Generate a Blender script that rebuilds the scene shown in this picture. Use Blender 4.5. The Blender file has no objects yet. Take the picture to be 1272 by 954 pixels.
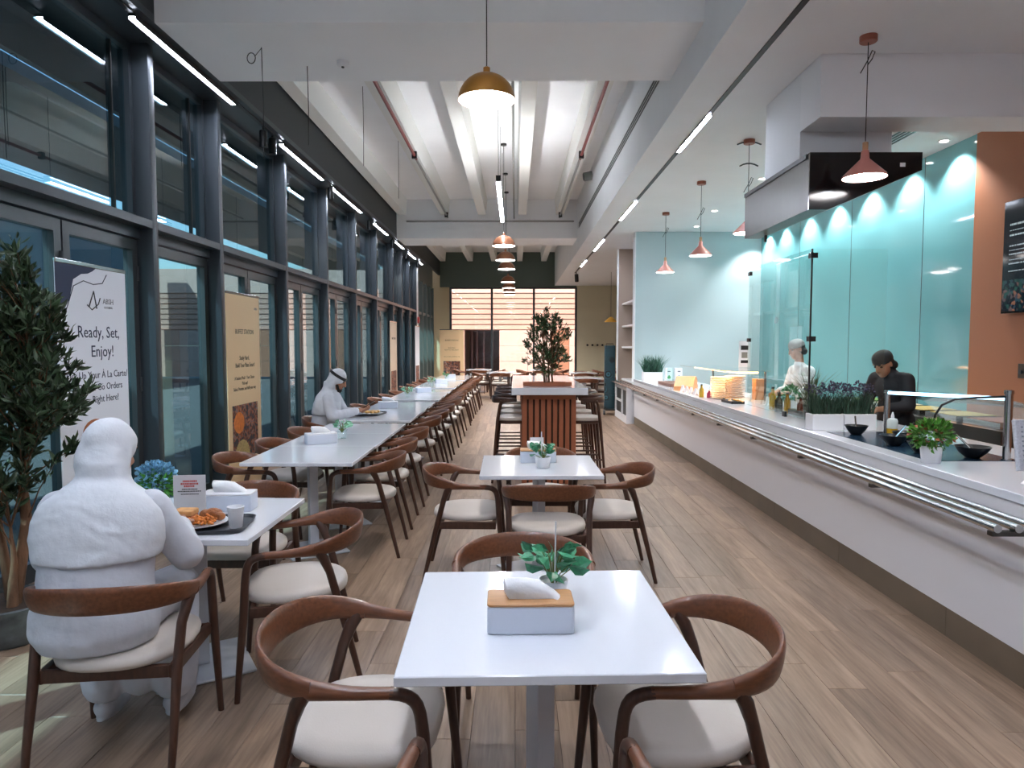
import bpy, bmesh, math, random
from mathutils import Vector, Matrix
from mathutils import noise as mnoise
SC = bpy.context.scene
COL = SC.collection
PI = math.pi
random.seed(7)

# ------------------------------------------------------------------ camera
cam_data = bpy.data.cameras.new('camera')
cam_data.sensor_width = 36.0
cam_data.lens = 36.0 * 850.0 / 1272.0
cam_data.clip_end = 300
cam = bpy.data.objects.new('camera', cam_data)
COL.objects.link(cam)
cam.location = (0, 0, 1.6)
cam.rotation_euler = (PI / 2 - math.atan(50 / 850.0), 0, 0.0047)
SC.camera = cam

# ------------------------------------------------------------------ world, sun, exposure
SC.view_settings.view_transform = 'Standard'
SC.view_settings.look = 'None'
SC.view_settings.gamma = 1.0
SC.view_settings.use_curve_mapping = False
SC.view_settings.exposure = 1.75
SUN_DIR = Vector((0.45, 0.42, -0.76)).normalized()
world = bpy.data.worlds.new('world')
SC.world = world
world.use_nodes = True
wn = world.node_tree.nodes
wl = world.node_tree.links
wn.clear()
w_out = wn.new('ShaderNodeOutputWorld')
w_bg = wn.new('ShaderNodeBackground')
w_sky = wn.new('ShaderNodeTexSky')
w_sky.sky_type = 'NISHITA'
w_sky.sun_disc = False
w_sky.sun_elevation = math.asin(-SUN_DIR.z)
w_sky.sun_rotation = math.atan2(-SUN_DIR.x, -SUN_DIR.y)
w_sky.air_density = 1.2
w_sky.dust_density = 1.5
w_bg.inputs['Strength'].default_value = 0.13
wl.new(w_sky.outputs[0], w_bg.inputs['Color'])
wl.new(w_bg.outputs[0], w_out.inputs['Surface'])
sun_data = bpy.data.lights.new('sun', 'SUN')
sun_data.energy = 5.2
sun_data.angle = 0.012
sun_data.color = (1.0, 0.95, 0.88)
sun = bpy.data.objects.new('sun', sun_data)
COL.objects.link(sun)
sun.rotation_euler = SUN_DIR.to_track_quat('-Z', 'Y').to_euler()
sun.location = (-10, -10, 20)
SC.cycles.max_bounces = 10
SC.cycles.transparent_max_bounces = 24
SC.cycles.sample_clamp_indirect = 6.0

# ------------------------------------------------------------------ helpers
def hexc(h):
    h = h.lstrip('#')
    o = []
    for i in (0, 2, 4):
        c = int(h[i:i + 2], 16) / 255.0
        o.append(c / 12.92 if c <= 0.04045 else ((c + 0.055) / 1.055) ** 2.4)
    return (o[0], o[1], o[2], 1.0)

MATS = {}
def mat(name, color, rough=0.5, metal=0.0, noise=0.0, nscale=20.0, stretch=(1, 1, 1), bump=0.0, bscale=60.0,
        emit=None, estr=0.0, coat=0.0, spec=0.5, trans=0.0, sheen=0.0, island=0.0, objrand=0.0):
    if name in MATS:
        return MATS[name]
    m = bpy.data.materials.new(name)
    m.use_nodes = True
    nt = m.node_tree
    b = nt.nodes['Principled BSDF']
    col = hexc(color) if isinstance(color, str) else tuple(color)
    b.inputs['Base Color'].default_value = col
    b.inputs['Roughness'].default_value = rough
    b.inputs['Metallic'].default_value = metal
    b.inputs['Specular IOR Level'].default_value = spec
    b.inputs['Coat Weight'].default_value = coat
    b.inputs['Coat Roughness'].default_value = 0.05
    b.inputs['Transmission Weight'].default_value = trans
    b.inputs['Sheen Weight'].default_value = sheen
    if emit is not None:
        b.inputs['Emission Color'].default_value = hexc(emit)
        b.inputs['Emission Strength'].default_value = estr
    tc = None
    if noise > 0 or bump > 0:
        tc = nt.nodes.new('ShaderNodeTexCoord')
        mp = nt.nodes.new('ShaderNodeMapping')
        mp.inputs['Scale'].default_value = stretch
        nt.links.new(tc.outputs['Object'], mp.inputs['Vector'])
    last = None
    if noise > 0:
        n = nt.nodes.new('ShaderNodeTexNoise')
        n.inputs['Scale'].default_value = nscale
        n.inputs['Detail'].default_value = 5
        nt.links.new(mp.outputs[0], n.inputs['Vector'])
        mr = nt.nodes.new('ShaderNodeMapRange')
        mr.inputs['From Min'].default_value = 0.3
        mr.inputs['From Max'].default_value = 0.7
        mr.inputs['To Min'].default_value = 1.0 - noise
        mr.inputs['To Max'].default_value = 1.0 + noise
        nt.links.new(n.outputs['Fac'], mr.inputs['Value'])
        last = mr.outputs[0]
    for kind, amt in (('island', island), ('obj', objrand)):
        if amt > 0:
            if kind == 'island':
                g = nt.nodes.new('ShaderNodeNewGeometry')
                s = g.outputs['Random Per Island']
            else:
                g = nt.nodes.new('ShaderNodeObjectInfo')
                s = g.outputs['Random']
            mr = nt.nodes.new('ShaderNodeMapRange')
            mr.inputs['To Min'].default_value = 1.0 - amt
            mr.inputs['To Max'].default_value = 1.0 + amt
            nt.links.new(s, mr.inputs['Value'])
            if last is None:
                last = mr.outputs[0]
            else:
                mu = nt.nodes.new('ShaderNodeMath')
                mu.operation = 'MULTIPLY'
                nt.links.new(last, mu.inputs[0])
                nt.links.new(mr.outputs[0], mu.inputs[1])
                last = mu.outputs[0]
    if last is not None:
        vm = nt.nodes.new('ShaderNodeVectorMath')
        vm.operation = 'SCALE'
        vm.inputs[0].default_value = col[:3]
        nt.links.new(last, vm.inputs['Scale'])
        nt.links.new(vm.outputs[0], b.inputs['Base Color'])
    if bump > 0:
        n2 = nt.nodes.new('ShaderNodeTexNoise')
        n2.inputs['Scale'].default_value = bscale
        n2.inputs['Detail'].default_value = 4
        nt.links.new(mp.outputs[0], n2.inputs['Vector'])
        bp = nt.nodes.new('ShaderNodeBump')
        bp.inputs['Strength'].default_value = bump
        bp.inputs['Distance'].default_value = 0.02
        nt.links.new(n2.outputs['Fac'], bp.inputs['Height'])
        nt.links.new(bp.outputs[0], b.inputs['Normal'])
    MATS[name] = m
    return m

def glass_mat(name, tint, refl=1.0, base=0.03, rough=0.0):
    """thin architectural glass: clear tinted transmission plus a fresnel mirror"""
    if name in MATS:
        return MATS[name]
    m = bpy.data.materials.new(name)
    m.use_nodes = True
    nt = m.node_tree
    nt.nodes.clear()
    out = nt.nodes.new('ShaderNodeOutputMaterial')
    t = nt.nodes.new('ShaderNodeBsdfTransparent')
    t.inputs[0].default_value = (*tint, 1)
    g = nt.nodes.new('ShaderNodeBsdfGlossy')
    g.inputs['Roughness'].default_value = rough
    g.inputs['Color'].default_value = (0.95, 0.98, 1.0, 1)
    lw = nt.nodes.new('ShaderNodeLayerWeight')
    lw.inputs['Blend'].default_value = 0.5
    pw = nt.nodes.new('ShaderNodeMath')
    pw.operation = 'POWER'
    pw.inputs[1].default_value = 5.0
    nt.links.new(lw.outputs['Facing'], pw.inputs[0])
    ma = nt.nodes.new('ShaderNodeMath')
    ma.operation = 'MULTIPLY_ADD'
    ma.use_clamp = True
    ma.inputs[1].default_value = refl
    ma.inputs[2].default_value = base
    mx = nt.nodes.new('ShaderNodeMixShader')
    nt.links.new(pw.outputs[0], ma.inputs[0])
    nt.links.new(ma.outputs[0], mx.inputs['Fac'])
    nt.links.new(t.outputs[0], mx.inputs[1])
    nt.links.new(g.outputs[0], mx.inputs[2])
    nt.links.new(mx.outputs[0], out.inputs['Surface'])
    MATS[name] = m
    return m

class MB:
    """collects shapes into one mesh"""
    def __init__(s):
        s.v = []
        s.f = []
    def add(s, verts, faces):
        o = len(s.v)
        s.v += [tuple(p) for p in verts]
        s.f += [tuple(i + o for i in f) for f in faces]
        return s
    def box(s, x0, x1, y0, y1, z0, z1):
        return s.add([(x0, y0, z0), (x1, y0, z0), (x1, y1, z0), (x0, y1, z0), (x0, y0, z1), (x1, y0, z1), (x1, y1, z1), (x0, y1, z1)],
                     [(0, 3, 2, 1), (4, 5, 6, 7), (0, 1, 5, 4), (1, 2, 6, 5), (2, 3, 7, 6), (3, 0, 4, 7)])
    def cbox(s, c, d):
        return s.box(c[0] - d[0] / 2, c[0] + d[0] / 2, c[1] - d[1] / 2, c[1] + d[1] / 2, c[2] - d[2] / 2, c[2] + d[2] / 2)
    def rbox(s, x0, x1, y0, y1, z0, z1, r=0.004, seg=3):
        """box with rounded vertical edges and small chamfered rims"""
        pts = []
        for cx, cy, a0 in ((x1 - r, y1 - r, 0), (x0 + r, y1 - r, PI / 2), (x0 + r, y0 + r, PI), (x1 - r, y0 + r, 1.5 * PI)):
            for k in range(seg + 1):
                a = a0 + k * PI / 2 / seg
                pts.append((cx + r * math.cos(a), cy + r * math.sin(a)))
        c = min(r, 0.003, (z1 - z0) / 4)
        mx, my = (x0 + x1) / 2, (y0 + y1) / 2
        fx, fy = 1 - c / max(x1 - x0, 1e-4) * 2, 1 - c / max(y1 - y0, 1e-4) * 2
        ins = [(mx + (px - mx) * fx, my + (py - my) * fy) for px, py in pts]
        return s.loft([[(p[0], p[1], z0) for p in ins], [(p[0], p[1], z0 + c) for p in pts],
                       [(p[0], p[1], z1 - c) for p in pts], [(p[0], p[1], z1) for p in ins]])
    def loft(s, rings, cap=True, closed=True):
        n = len(rings[0])
        o = len(s.v)
        for r in rings:
            s.v += [tuple(p) for p in r]
        for i in range(len(rings) - 1):
            for j in range(n if closed else n - 1):
                k = (j + 1) % n
                s.f.append((o + i * n + j, o + i * n + k, o + (i + 1) * n + k, o + (i + 1) * n + j))
        if cap:
            s.f.append(tuple(o + j for j in reversed(range(n))))
            e = o + (len(rings) - 1) * n
            s.f.append(tuple(e + j for j in range(n)))
        return s
    def lathe(s, prof, seg=20, c=(0, 0, 0), cap=True):
        rings = [[(c[0] + r * math.cos(2 * PI * k / seg), c[1] + r * math.sin(2 * PI * k / seg), c[2] + z) for k in range(seg)] for r, z in prof]
        return s.loft(rings, cap)
    def sweep(s, path, sizes, n=8, ref=(0, 0, 1), cap=True, power=2.0, twist=None):
        """sweep an oval (half-width across, half-height along ref) through the path"""
        P = [Vector(p) for p in path]
        ref = Vector(ref)
        rings = []
        for i, p in enumerate(P):
            t = (P[min(i + 1, len(P) - 1)] - P[max(i - 1, 0)]).normalized()
            sd = t.cross(ref)
            if sd.length < 1e-4:
                sd = t.cross(Vector((0, 1, 0.01)))
            sd.normalize()
            up = sd.cross(t).normalized()
            sz = sizes[i] if isinstance(sizes, (list, tuple)) and isinstance(sizes[0], (list, tuple)) else sizes
            a, b = (sz, sz) if isinstance(sz, (int, float)) else sz
            ring = []
            for k in range(n):
                th = 2 * PI * k / n
                c, sn = math.cos(th), math.sin(th)
                e = 2.0 / power
                c = math.copysign(abs(c) ** e, c)
                sn = math.copysign(abs(sn) ** e, sn)
                ring.append(p + sd * (a * c) + up * (b * sn))
            rings.append(ring)
        return s.loft(rings, cap)
    def tube(s, path, r, n=8):
        return s.sweep(path, (r, r), n)
    def cyl(s, p, q, r, n=12, r2=None):
        return s.sweep([p, q], [(r, r), (r if r2 is None else r2,) * 2], n)
    def ell(s, c, r, seg=16, rings=10, rot=None):
        vs, fs = [], []
        for i in range(rings + 1):
            ph = PI * i / rings
            for j in range(seg):
                th = 2 * PI * j / seg
                v = Vector((r[0] * math.sin(ph) * math.cos(th), r[1] * math.sin(ph) * math.sin(th), r[2] * math.cos(ph)))
                if rot is not None:
                    v = rot @ v
                vs.append(v + Vector(c))
        for i in range(rings):
            for j in range(seg):
                k = (j + 1) % seg
                fs.append((i * seg + j, (i + 1) * seg + j, (i + 1) * seg + k, i * seg + k))
        return s.add(vs, fs)
    def cap(s, p, q, r1, r2=None, n=14):
        """tapered capsule, closed"""
        p, q = Vector(p), Vector(q)
        r2 = r1 if r2 is None else r2
        d = (q - p).normalized()
        path, sz = [], []
        for a in (-88, -60, -30, 0):
            path.append(p + d * r1 * math.sin(math.radians(a)))
            sz.append((r1 * math.cos(math.radians(a)),) * 2)
        for a in (0, 30, 60, 88):
            path.append(q + d * r2 * math.sin(math.radians(a)))
            sz.append((r2 * math.cos(math.radians(a)),) * 2)
        # explicit frame so that all rings agree
        ref = Vector((0, 0, 1)) if abs(d.z) < 0.9 else Vector((0, 1, 0))
        sd = d.cross(ref).normalized()
        up = sd.cross(d)
        rings = [[pp + sd * (a[0] * math.cos(2 * PI * k / n)) + up * (a[0] * math.sin(2 * PI * k / n)) for k in range(n)] for pp, a in zip(path, sz)]
        return s.loft(rings)
    def prism(s, poly, axis, a, b):
        """poly: 2D points; extruded along axis ('x','y','z') from a to b"""
        def P(u, v, w):
            return {'x': (w, u, v), 'y': (u, w, v), 'z': (u, v, w)}[axis]
        return s.loft([[P(u, v, a) for u, v in poly], [P(u, v, b) for u, v in poly]])
    def mesh(s, name, smooth=None, fix=True):
        me = bpy.data.meshes.new(name)
        me.from_pydata(s.v, [], s.f)
        if fix:
            bm = bmesh.new()
            bm.from_mesh(me)
            bmesh.ops.recalc_face_normals(bm, faces=bm.faces)
            bm.to_mesh(me)
            bm.free()
        if smooth:
            me.polygons.foreach_set('use_smooth', [True] * len(me.polygons))
            me.set_sharp_from_angle(angle=math.radians(smooth))
        me.update()
        return me
    def build(s, name, m, parent=None, smooth=None, loc=None, rot=None, fix=True):
        me = s.mesh(name, smooth, fix)
        me.materials.append(m)
        return link(name, me, parent, loc, rot)

def link(name, me, parent=None, loc=None, rot=None):
    o = bpy.data.objects.new(name, me)
    COL.objects.link(o)
    if parent is not None:
        o.parent = parent
    if loc is not None:
        o.location = loc
    if rot is not None:
        o.rotation_euler = rot
    return o

def tag(o, label, cat, group=None):
    o['label'] = label
    o['category'] = cat
    if group:
        o['group'] = group
    return o

def struct(o):
    o['kind'] = 'structure'
    return o

def stuff(o):
    o['kind'] = 'stuff'
    return o

def thing(name, label, cat, loc=(0, 0, 0), rotz=0.0, group=None):
    o = bpy.data.objects.new(name, None)
    o.empty_display_size = 0.05
    COL.objects.link(o)
    o.location = loc
    o.rotation_euler = (0, 0, rotz)
    return tag(o, label, cat, group)

def group_struct(name, loc=(0, 0, 0)):
    o = bpy.data.objects.new(name, None)
    o.empty_display_size = 0.05
    COL.objects.link(o)
    o.location = loc
    return struct(o)

def copy_tree(root, loc=None, rotz=None, label=None, parent=None):
    c = root.copy()
    COL.objects.link(c)
    if parent is not None:
        c.parent = parent
    if loc is not None:
        c.location = loc
    if rotz is not None:
        c.rotation_euler = (0, 0, rotz)
    if label:
        c['label'] = label
    for ch in root.children:
        copy_tree(ch, parent=c)
    return c

def modified(mb, voxel, smooth_it=4, adaptivity=0.0, fac=0.5, wrinkle=None):
    """fuse the closed shapes of mb into one continuous skin"""
    me = mb.mesh('tmp', fix=False)
    bm = bmesh.new()
    bm.from_mesh(me)
    bmesh.ops.recalc_face_normals(bm, faces=bm.faces)
    bm.to_mesh(me)
    bm.free()
    o = bpy.data.objects.new('tmp', me)
    COL.objects.link(o)
    r = o.modifiers.new('r', 'REMESH')
    r.mode = 'VOXEL'
    r.voxel_size = voxel
    r.adaptivity = adaptivity
    if smooth_it:
        sm = o.modifiers.new('s', 'SMOOTH')
        sm.iterations = smooth_it
        sm.factor = fac
    dg = bpy.context.evaluated_depsgraph_get()
    dg.update()
    out = bpy.data.meshes.new_from_object(o.evaluated_get(dg))
    bpy.data.objects.remove(o)
    out.materials.clear()
    if wrinkle:
        amp, sc = wrinkle
        out.update()
        nrm = [v.normal.copy() for v in out.vertices]
        for v, nn in zip(out.vertices, nrm):
            p = v.co
            q = Vector((p.x * sc[0], p.y * sc[1], p.z * sc[2]))
            q += Vector((1, 1, 1)) * 0.9 * mnoise.noise(p * 5.0)
            r = 1.0 - abs(mnoise.noise(q)) * 2.0
            r2 = mnoise.noise(q * 2.3 + Vector((3, 1, 7)))
            v.co = p + nn * (amp * (r - 0.5) + amp * 0.5 * r2)
    out.polygons.foreach_set('use_smooth', [True] * len(out.polygons))
    return out

def text_obj(name, body, size, m, parent, loc, rot, align='CENTER', ext=0.0006, sx=1.0, spacing=1.0):
    cu = bpy.data.curves.new('txt', 'FONT')
    cu.body = body
    cu.size = size
    cu.align_x = align
    cu.extrude = ext
    cu.resolution_u = 2
    cu.space_line = spacing
    o = bpy.data.objects.new('txt', cu)
    COL.objects.link(o)
    dg = bpy.context.evaluated_depsgraph_get()
    dg.update()
    me = bpy.data.meshes.new_from_object(o.evaluated_get(dg))
    bpy.data.objects.remove(o)
    me.materials.clear()
    me.materials.append(m)
    t = link(name, me, parent, loc, rot)
    t.scale = (sx, 1, 1)
    return t

ORD = ['first', 'second', 'third', 'fourth', 'fifth', 'sixth', 'seventh', 'eighth', 'ninth', 'tenth', 'eleventh', 'twelfth']

# ------------------------------------------------------------------ materials
M_white_wall = mat('white_plaster', '#e9ecee', 0.7, noise=0.02, nscale=2)
M_grey_ceil = mat('pale_grey_paint', '#eef0f2', 0.75, noise=0.02, nscale=1.5)
M_rib = mat('rib_paint', '#e4e4df', 0.75)
M_black_panel = mat('charcoal_panel', '#2a2f30', 0.55)
M_green_panel = mat('dark_green_panel', '#58665f', 0.6)
M_frame = mat('anthracite_frame', '#3a4147', 0.38, metal=0.2)
M_frame_edge = mat('door_frame_grey', '#4b5053', 0.35, metal=0.3)
M_facade_glass = glass_mat('facade_glass', (0.45, 0.62, 0.68), refl=0.9, base=0.07)
M_far_glass = glass_mat('window_glass', (0.95, 0.96, 0.95), refl=0.8, base=0.03)
M_clear_glass = glass_mat('clear_glass', (0.93, 0.985, 0.975), refl=0.9, base=0.045)
M_led = mat('led_diffuser', '#ffffff', 0.5, emit='#e6edff', estr=32.0)
M_black = mat('black_metal', '#131415', 0.4)
M_chrome = mat('polished_steel', '#b9bcbc', 0.16, metal=1.0)
M_steel = mat('brushed_steel', '#545350', 0.3, metal=1.0, noise=0.08, nscale=5, stretch=(1, 1, 0.3))
M_copper = mat('copper_lacquer', '#9a6246', 0.32, metal=0.35)
M_copper_lit = mat('golden_lacquer', '#a9762f', 0.34, metal=0.35)  # copper like the other domes, painted golden for the light on it
M_salmon = mat('salmon_lacquer', '#b9766b', 0.42)
M_white_gloss = mat('white_quartz', '#dfe3ea', 0.12, spec=0.5, coat=0.3)
M_counter_white = mat('white_solid_surface', '#dadade', 0.28)
M_lamp_glow = mat('lamp_inner_white', '#ffffff', 0.6, emit='#fff8f0', estr=3.5)  # shade linings glow in place of bulb light; lamp lenses share it
M_walnut = mat('walnut', '#6c4129', 0.34, noise=0.28, nscale=14, stretch=(6, 1.0, 6), coat=0.15)
M_walnut_dark = mat('walnut_dark', '#43291d', 0.4, noise=0.25, nscale=14, stretch=(6, 6, 1.0), coat=0.1)
M_seat = mat('cream_leather', '#c9c0b7', 0.48, noise=0.04, nscale=3, bump=0.05, bscale=180)
M_teal = mat('teal_back_painted_glass', '#70acb0', 0.07, coat=0.6, spec=0.6)
M_orange = mat('orange_paint', '#a66a49', 0.6, noise=0.03, nscale=1.2)
M_blue_wall = mat('pale_blue_paint', '#b9c9cc', 0.65)
M_olive_wall = mat('olive_paint', '#d3ccb0', 0.7)
M_tan_wall = mat('tan_paint', '#d8c49c', 0.7)
M_beige_panel = mat('beige_panel', '#b3a091', 0.6)
M_terracotta = mat('terracotta_board', '#9c5a3a', 0.55, noise=0.1, nscale=6, stretch=(4, 4, 0.6))
M_dark_gap = mat('dark_recess', '#3a2216', 0.8)
M_toe = mat('toe_kick_brown', '#6b5e4e', 0.5, noise=0.1, nscale=3)
M_pink = mat('pink_stone', '#bd8f7d', 0.8, noise=0.06, nscale=1.5, objrand=0.05)
M_pink_pale = mat('pale_pink_stone', '#c39f91', 0.8, noise=0.04, nscale=1.5)
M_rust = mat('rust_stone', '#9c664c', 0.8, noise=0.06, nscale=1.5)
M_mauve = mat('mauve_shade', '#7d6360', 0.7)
M_concrete = mat('outdoor_paving', '#4d4b4a', 0.8, noise=0.08, nscale=2)
M_grey_build = mat('grey_render', '#56636b', 0.8)
M_black_gloss = mat('black_gloss', '#0c0d10', 0.09, spec=0.6)
M_white_plastic = mat('white_plastic', '#e6e7ea', 0.35)
M_paper = mat('tissue_paper', '#eef0f2', 0.8, bump=0.3, bscale=25)
M_bamboo = mat('bamboo', '#b98a5c', 0.45, noise=0.12, nscale=10, stretch=(1, 12, 1))
M_leaf = mat('olive_leaf', '#35482f', 0.45, island=0.6)
M_leaf2 = mat('olive_leaf_bright', '#3f5230', 0.5, island=0.5)
M_bark = mat('bark', '#6a4a33', 0.85, noise=0.3, nscale=18, stretch=(1, 1, 0.3), bump=0.5, bscale=40)
M_green = mat('fresh_green_leaf', '#3f8f5a', 0.4, island=0.45)
M_soil = mat('soil', '#3a2c22', 0.95, noise=0.3, nscale=40)
M_text_navy = mat('navy_print', '#2c3650', 0.7)
M_text_black = mat('black_print', '#1c1a18', 0.7)
M_cloth = mat('white_cotton', '#c6cad2', 0.85, bump=0.3, bscale=14)
M_cloth2 = mat('white_fine_cotton', '#d0d4da', 0.85, bump=0.25, bscale=18)
M_skin = mat('skin', '#a8775c', 0.55)
M_hair = mat('black_hair', '#15110f', 0.6)

# floor: oak planks
def floor_mat():
    m = bpy.data.materials.new('oak_plank')
    m.use_nodes = True
    nt = m.node_tree
    b = nt.nodes['Principled BSDF']
    N, L = nt.nodes.new, nt.links.new
    tc = N('ShaderNodeTexCoord')
    oi = N('ShaderNodeObjectInfo')
    ge = N('ShaderNodeNewGeometry')
    add = N('ShaderNodeMath'); add.operation = 'ADD'
    L(oi.outputs['Random'], add.inputs[0]); L(ge.outputs['Random Per Island'], add.inputs[1])
    fr = N('ShaderNodeMath'); fr.operation = 'FRACT'
    L(add.outputs[0], fr.inputs[0])
    # shift the grain on every plank
    cmb = N('ShaderNodeCombineXYZ')
    mul = N('ShaderNodeMath'); mul.operation = 'MULTIPLY'; mul.inputs[1].default_value = 37.0
    L(fr.outputs[0], mul.inputs[0]); L(mul.outputs[0], cmb.inputs['X']); L(mul.outputs[0], cmb.inputs['Z'])
    va = N('ShaderNodeVectorMath'); va.operation = 'ADD'
    L(tc.outputs['Object'], va.inputs[0]); L(cmb.outputs[0], va.inputs[1])
    mp = N('ShaderNodeMapping'); mp.inputs['Scale'].default_value = (1.0, 0.07, 1.0)
    L(va.outputs[0], mp.inputs['Vector'])
    n1 = N('ShaderNodeTexNoise'); n1.inputs['Scale'].default_value = 9; n1.inputs['Detail'].default_value = 6; n1.inputs['Distortion'].default_value = 1.2
    L(mp.outputs[0], n1.inputs['Vector'])
    wv = N('ShaderNodeTexNoise'); wv.inputs['Scale'].default_value = 70; wv.inputs['Detail'].default_value = 3
    L(mp.outputs[0], wv.inputs['Vector'])
    mx = N('ShaderNodeMix'); mx.data_type = 'FLOAT'; mx.inputs[0].default_value = 0.35
    L(n1.outputs['Fac'], mx.inputs[2]); L(wv.outputs['Fac'], mx.inputs[3])
    cr = N('ShaderNodeValToRGB')
    cr.color_ramp.elements[0].position = 0.33; cr.color_ramp.elements[0].color = hexc('#6c5746')
    cr.color_ramp.elements[1].position = 0.68; cr.color_ramp.elements[1].color = hexc('#a38b76')
    L(mx.outputs[0], cr.inputs[0])
    mr = N('ShaderNodeMapRange'); mr.inputs['To Min'].default_value = 0.76; mr.inputs['To Max'].default_value = 1.14
    L(fr.outputs[0], mr.inputs['Value'])
    sc = N('ShaderNodeVectorMath'); sc.operation = 'SCALE'
    L(cr.outputs[0], sc.inputs[0]); L(mr.outputs[0], sc.inputs['Scale'])
    L(sc.outputs[0], b.inputs['Base Color'])
    b.inputs['Roughness'].default_value = 0.36
    b.inputs['Specular IOR Level'].default_value = 0.45
    bp = N('ShaderNodeBump'); bp.inputs['Strength'].default_value = 0.12; bp.inputs['Distance'].default_value = 0.003
    L(wv.outputs['Fac'], bp.inputs['Height']); L(bp.outputs[0], b.inputs['Normal'])
    return m
M_floor = floor_mat()
M_grout = mat('floor_joint', '#3d3129', 0.9)

# ------------------------------------------------------------------ structure
CEIL = 3.8       # lower ceiling over the servery
BEAM = 4.13      # underside of the cross beams and of the soffit by the windows
XW = -3.1        # inner face of the mullions
XG = -3.29       # glass plane
XB = 1.49        # bulkhead between high and low ceiling
XT = 4.85        # servery back wall
YF = 26.2        # far wall
YN = -3.0        # back of the room behind the camera

fl = struct(MB().box(-3.4, 5.2, YN, YF + 0.2, -0.08, -0.006).build('floor', M_grout))
PW, PL = 0.182, 1.3
plank = MB().rbox(0.0007, PW - 0.0007, 0.0008, PL - 0.0008, -0.006, 0.0, r=0.001, seg=1).mesh('plank')
plank.materials.append(M_floor)
rest = MB()
cells = []
nx0, nx1 = int(-3.4 / PW) , int(5.0 / PW)
offs = [random.random() * PL for _ in range(nx1 - nx0 + 1)]
for i in range(nx0, nx1 + 1):
    off = offs[i - nx0]
    j = 0
    y = YN - off
    while y < YF:
        cells.append((i * PW, y))
        y += PL
def seen_size(c):
    x, y = c[0] + PW / 2, c[1] + PL / 2
    if y < 1.9 or abs(x) > 0.78 * y + 0.5 or x > 2.4 or x < -3.05 or y + PL > YF:
        return 0
    return 1.0 / y
cells.sort(key=seen_size, reverse=True)
for n, (x, y) in enumerate(cells):
    if n < 300 and seen_size((x, y)) > 0:
        link('plank', plank, fl, (x, y, 0))
    else:
        y0, y1 = max(y, YN) + 0.0008, min(y + PL, YF) - 0.0008
        if y1 - y0 > 0.02:
            rest.box(x + 0.0007, x + PW - 0.0007, y0, y1, -0.006, 0.0)
stuff(rest.build('distant_planks', M_floor, fl))

# ---- high ribbed ceiling between the windows and the servery
hc = struct(MB().box(-2.85, XB + 0.02, YN, YF, 5.05, 5.15).build('ceiling', M_grey_ceil))
rib_m = MB().prism([(-0.125, 0.36), (-0.095, 0.0), (0.095, 0.0), (0.125, 0.36)], 'y', YN, YF - 0.3).mesh('rib')
rib_m.materials.append(M_rib)
for x in (-2.72, -1.69, -0.8, 0.17, 1.07):
    link('rib', rib_m, hc, (x, 0, 4.69))
for k, (y0, y1) in enumerate(((5.55, 6.76), (16.62, 17.85))):
    b = MB().box(-2.85, XB, y0, y1, BEAM, 5.05).build('beam', M_grey_ceil, hc)
# low ceiling and bulkhead on the servery side
lc = struct(MB().box(XB, 5.2, YN, YF, CEIL, CEIL + 0.1).build('ceiling', M_white_wall))
struct(MB().box(XB, XB + 0.1, YN, YF, CEIL + 0.1, 5.05).build('wall_bulkhead', M_white_wall))
# window-side soffit and dark bulkhead above it
sf = struct(MB().box(XG - 0.1, -2.85, YN, 22.0, BEAM, BEAM + 0.06).build('ceiling_soffit', M_frame))
struct(MB().box(-2.92, -2.85, YN, YF, BEAM + 0.06, 5.05).build('wall_dark_bulkhead', M_black_panel))
# far wall
struct(MB().box(-2.85, XB, YF - 0.12, YF + 0.1, 3.74, 5.05).build('wall_far_header', M_green_panel))
struct(MB().box(2.33, 5.2, YF - 0.05, YF + 0.1, 0, CEIL).build('wall_far_right', M_olive_wall))
struct(MB().box(-3.4, -2.46, YF - 0.05, YF + 0.1, 0, 5.0).build('wall_far_left', M_tan_wall))
struct(MB().box(XB, 2.33, YF - 0.05, YF + 0.1, 3.74, CEIL).build('trim_1', M_green_panel))
# servery walls
struct(MB().box(XT, XT + 0.15, 7.34, 13.8, 0, CEIL).build('wall_servery_teal', M_teal))
struct(MB().box(XT - 0.006, XT + 0.15, YN, 7.338, 0, CEIL).build('wall_servery_orange', M_orange))
struct(MB().box(2.37, XT, 13.64, 13.82, 0, CEIL).build('wall_servery_end', M_blue_wall))
struct(MB().box(2.42, XT, 16.1, 16.25, 0, CEIL).build('wall_niche', M_beige_panel))
struct(MB().box(2.40, 2.42, 16.1, 16.27, 0, CEIL).build('trim_2', M_white_wall))
struct(MB().box(2.36, 2.38, 13.62, 13.84, 0, CEIL).build('trim_3', M_white_wall))
struct(MB().box(XT, XT + 0.15, 13.82, YF, 0, CEIL).build('wall_right_far', M_beige_panel))
struct(MB().box(-3.4, 5.2, YN - 0.15, YN, 0, 5.1).build('wall_behind', M_white_wall))
# joints of the back-painted teal glass
for y in (8.25, 10.0, 11.8):
    tg = MB().box(XT - 0.003, XT + 0.01, y - 0.003, y + 0.003, 0, CEIL).build('trim_4', M_frame)
    struct(tg)
# hollow drop beam over the counter and boxed duct on the hood
db = struct(MB().box(2.33, XT, 5.35, 5.72, 3.33, CEIL).build('ceiling_drop_beam', M_grey_ceil))
struct(MB().box(2.33, 3.08, 5.72, 6.5, 3.07, CEIL).build('ceiling_duct_box', M_white_wall))

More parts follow.
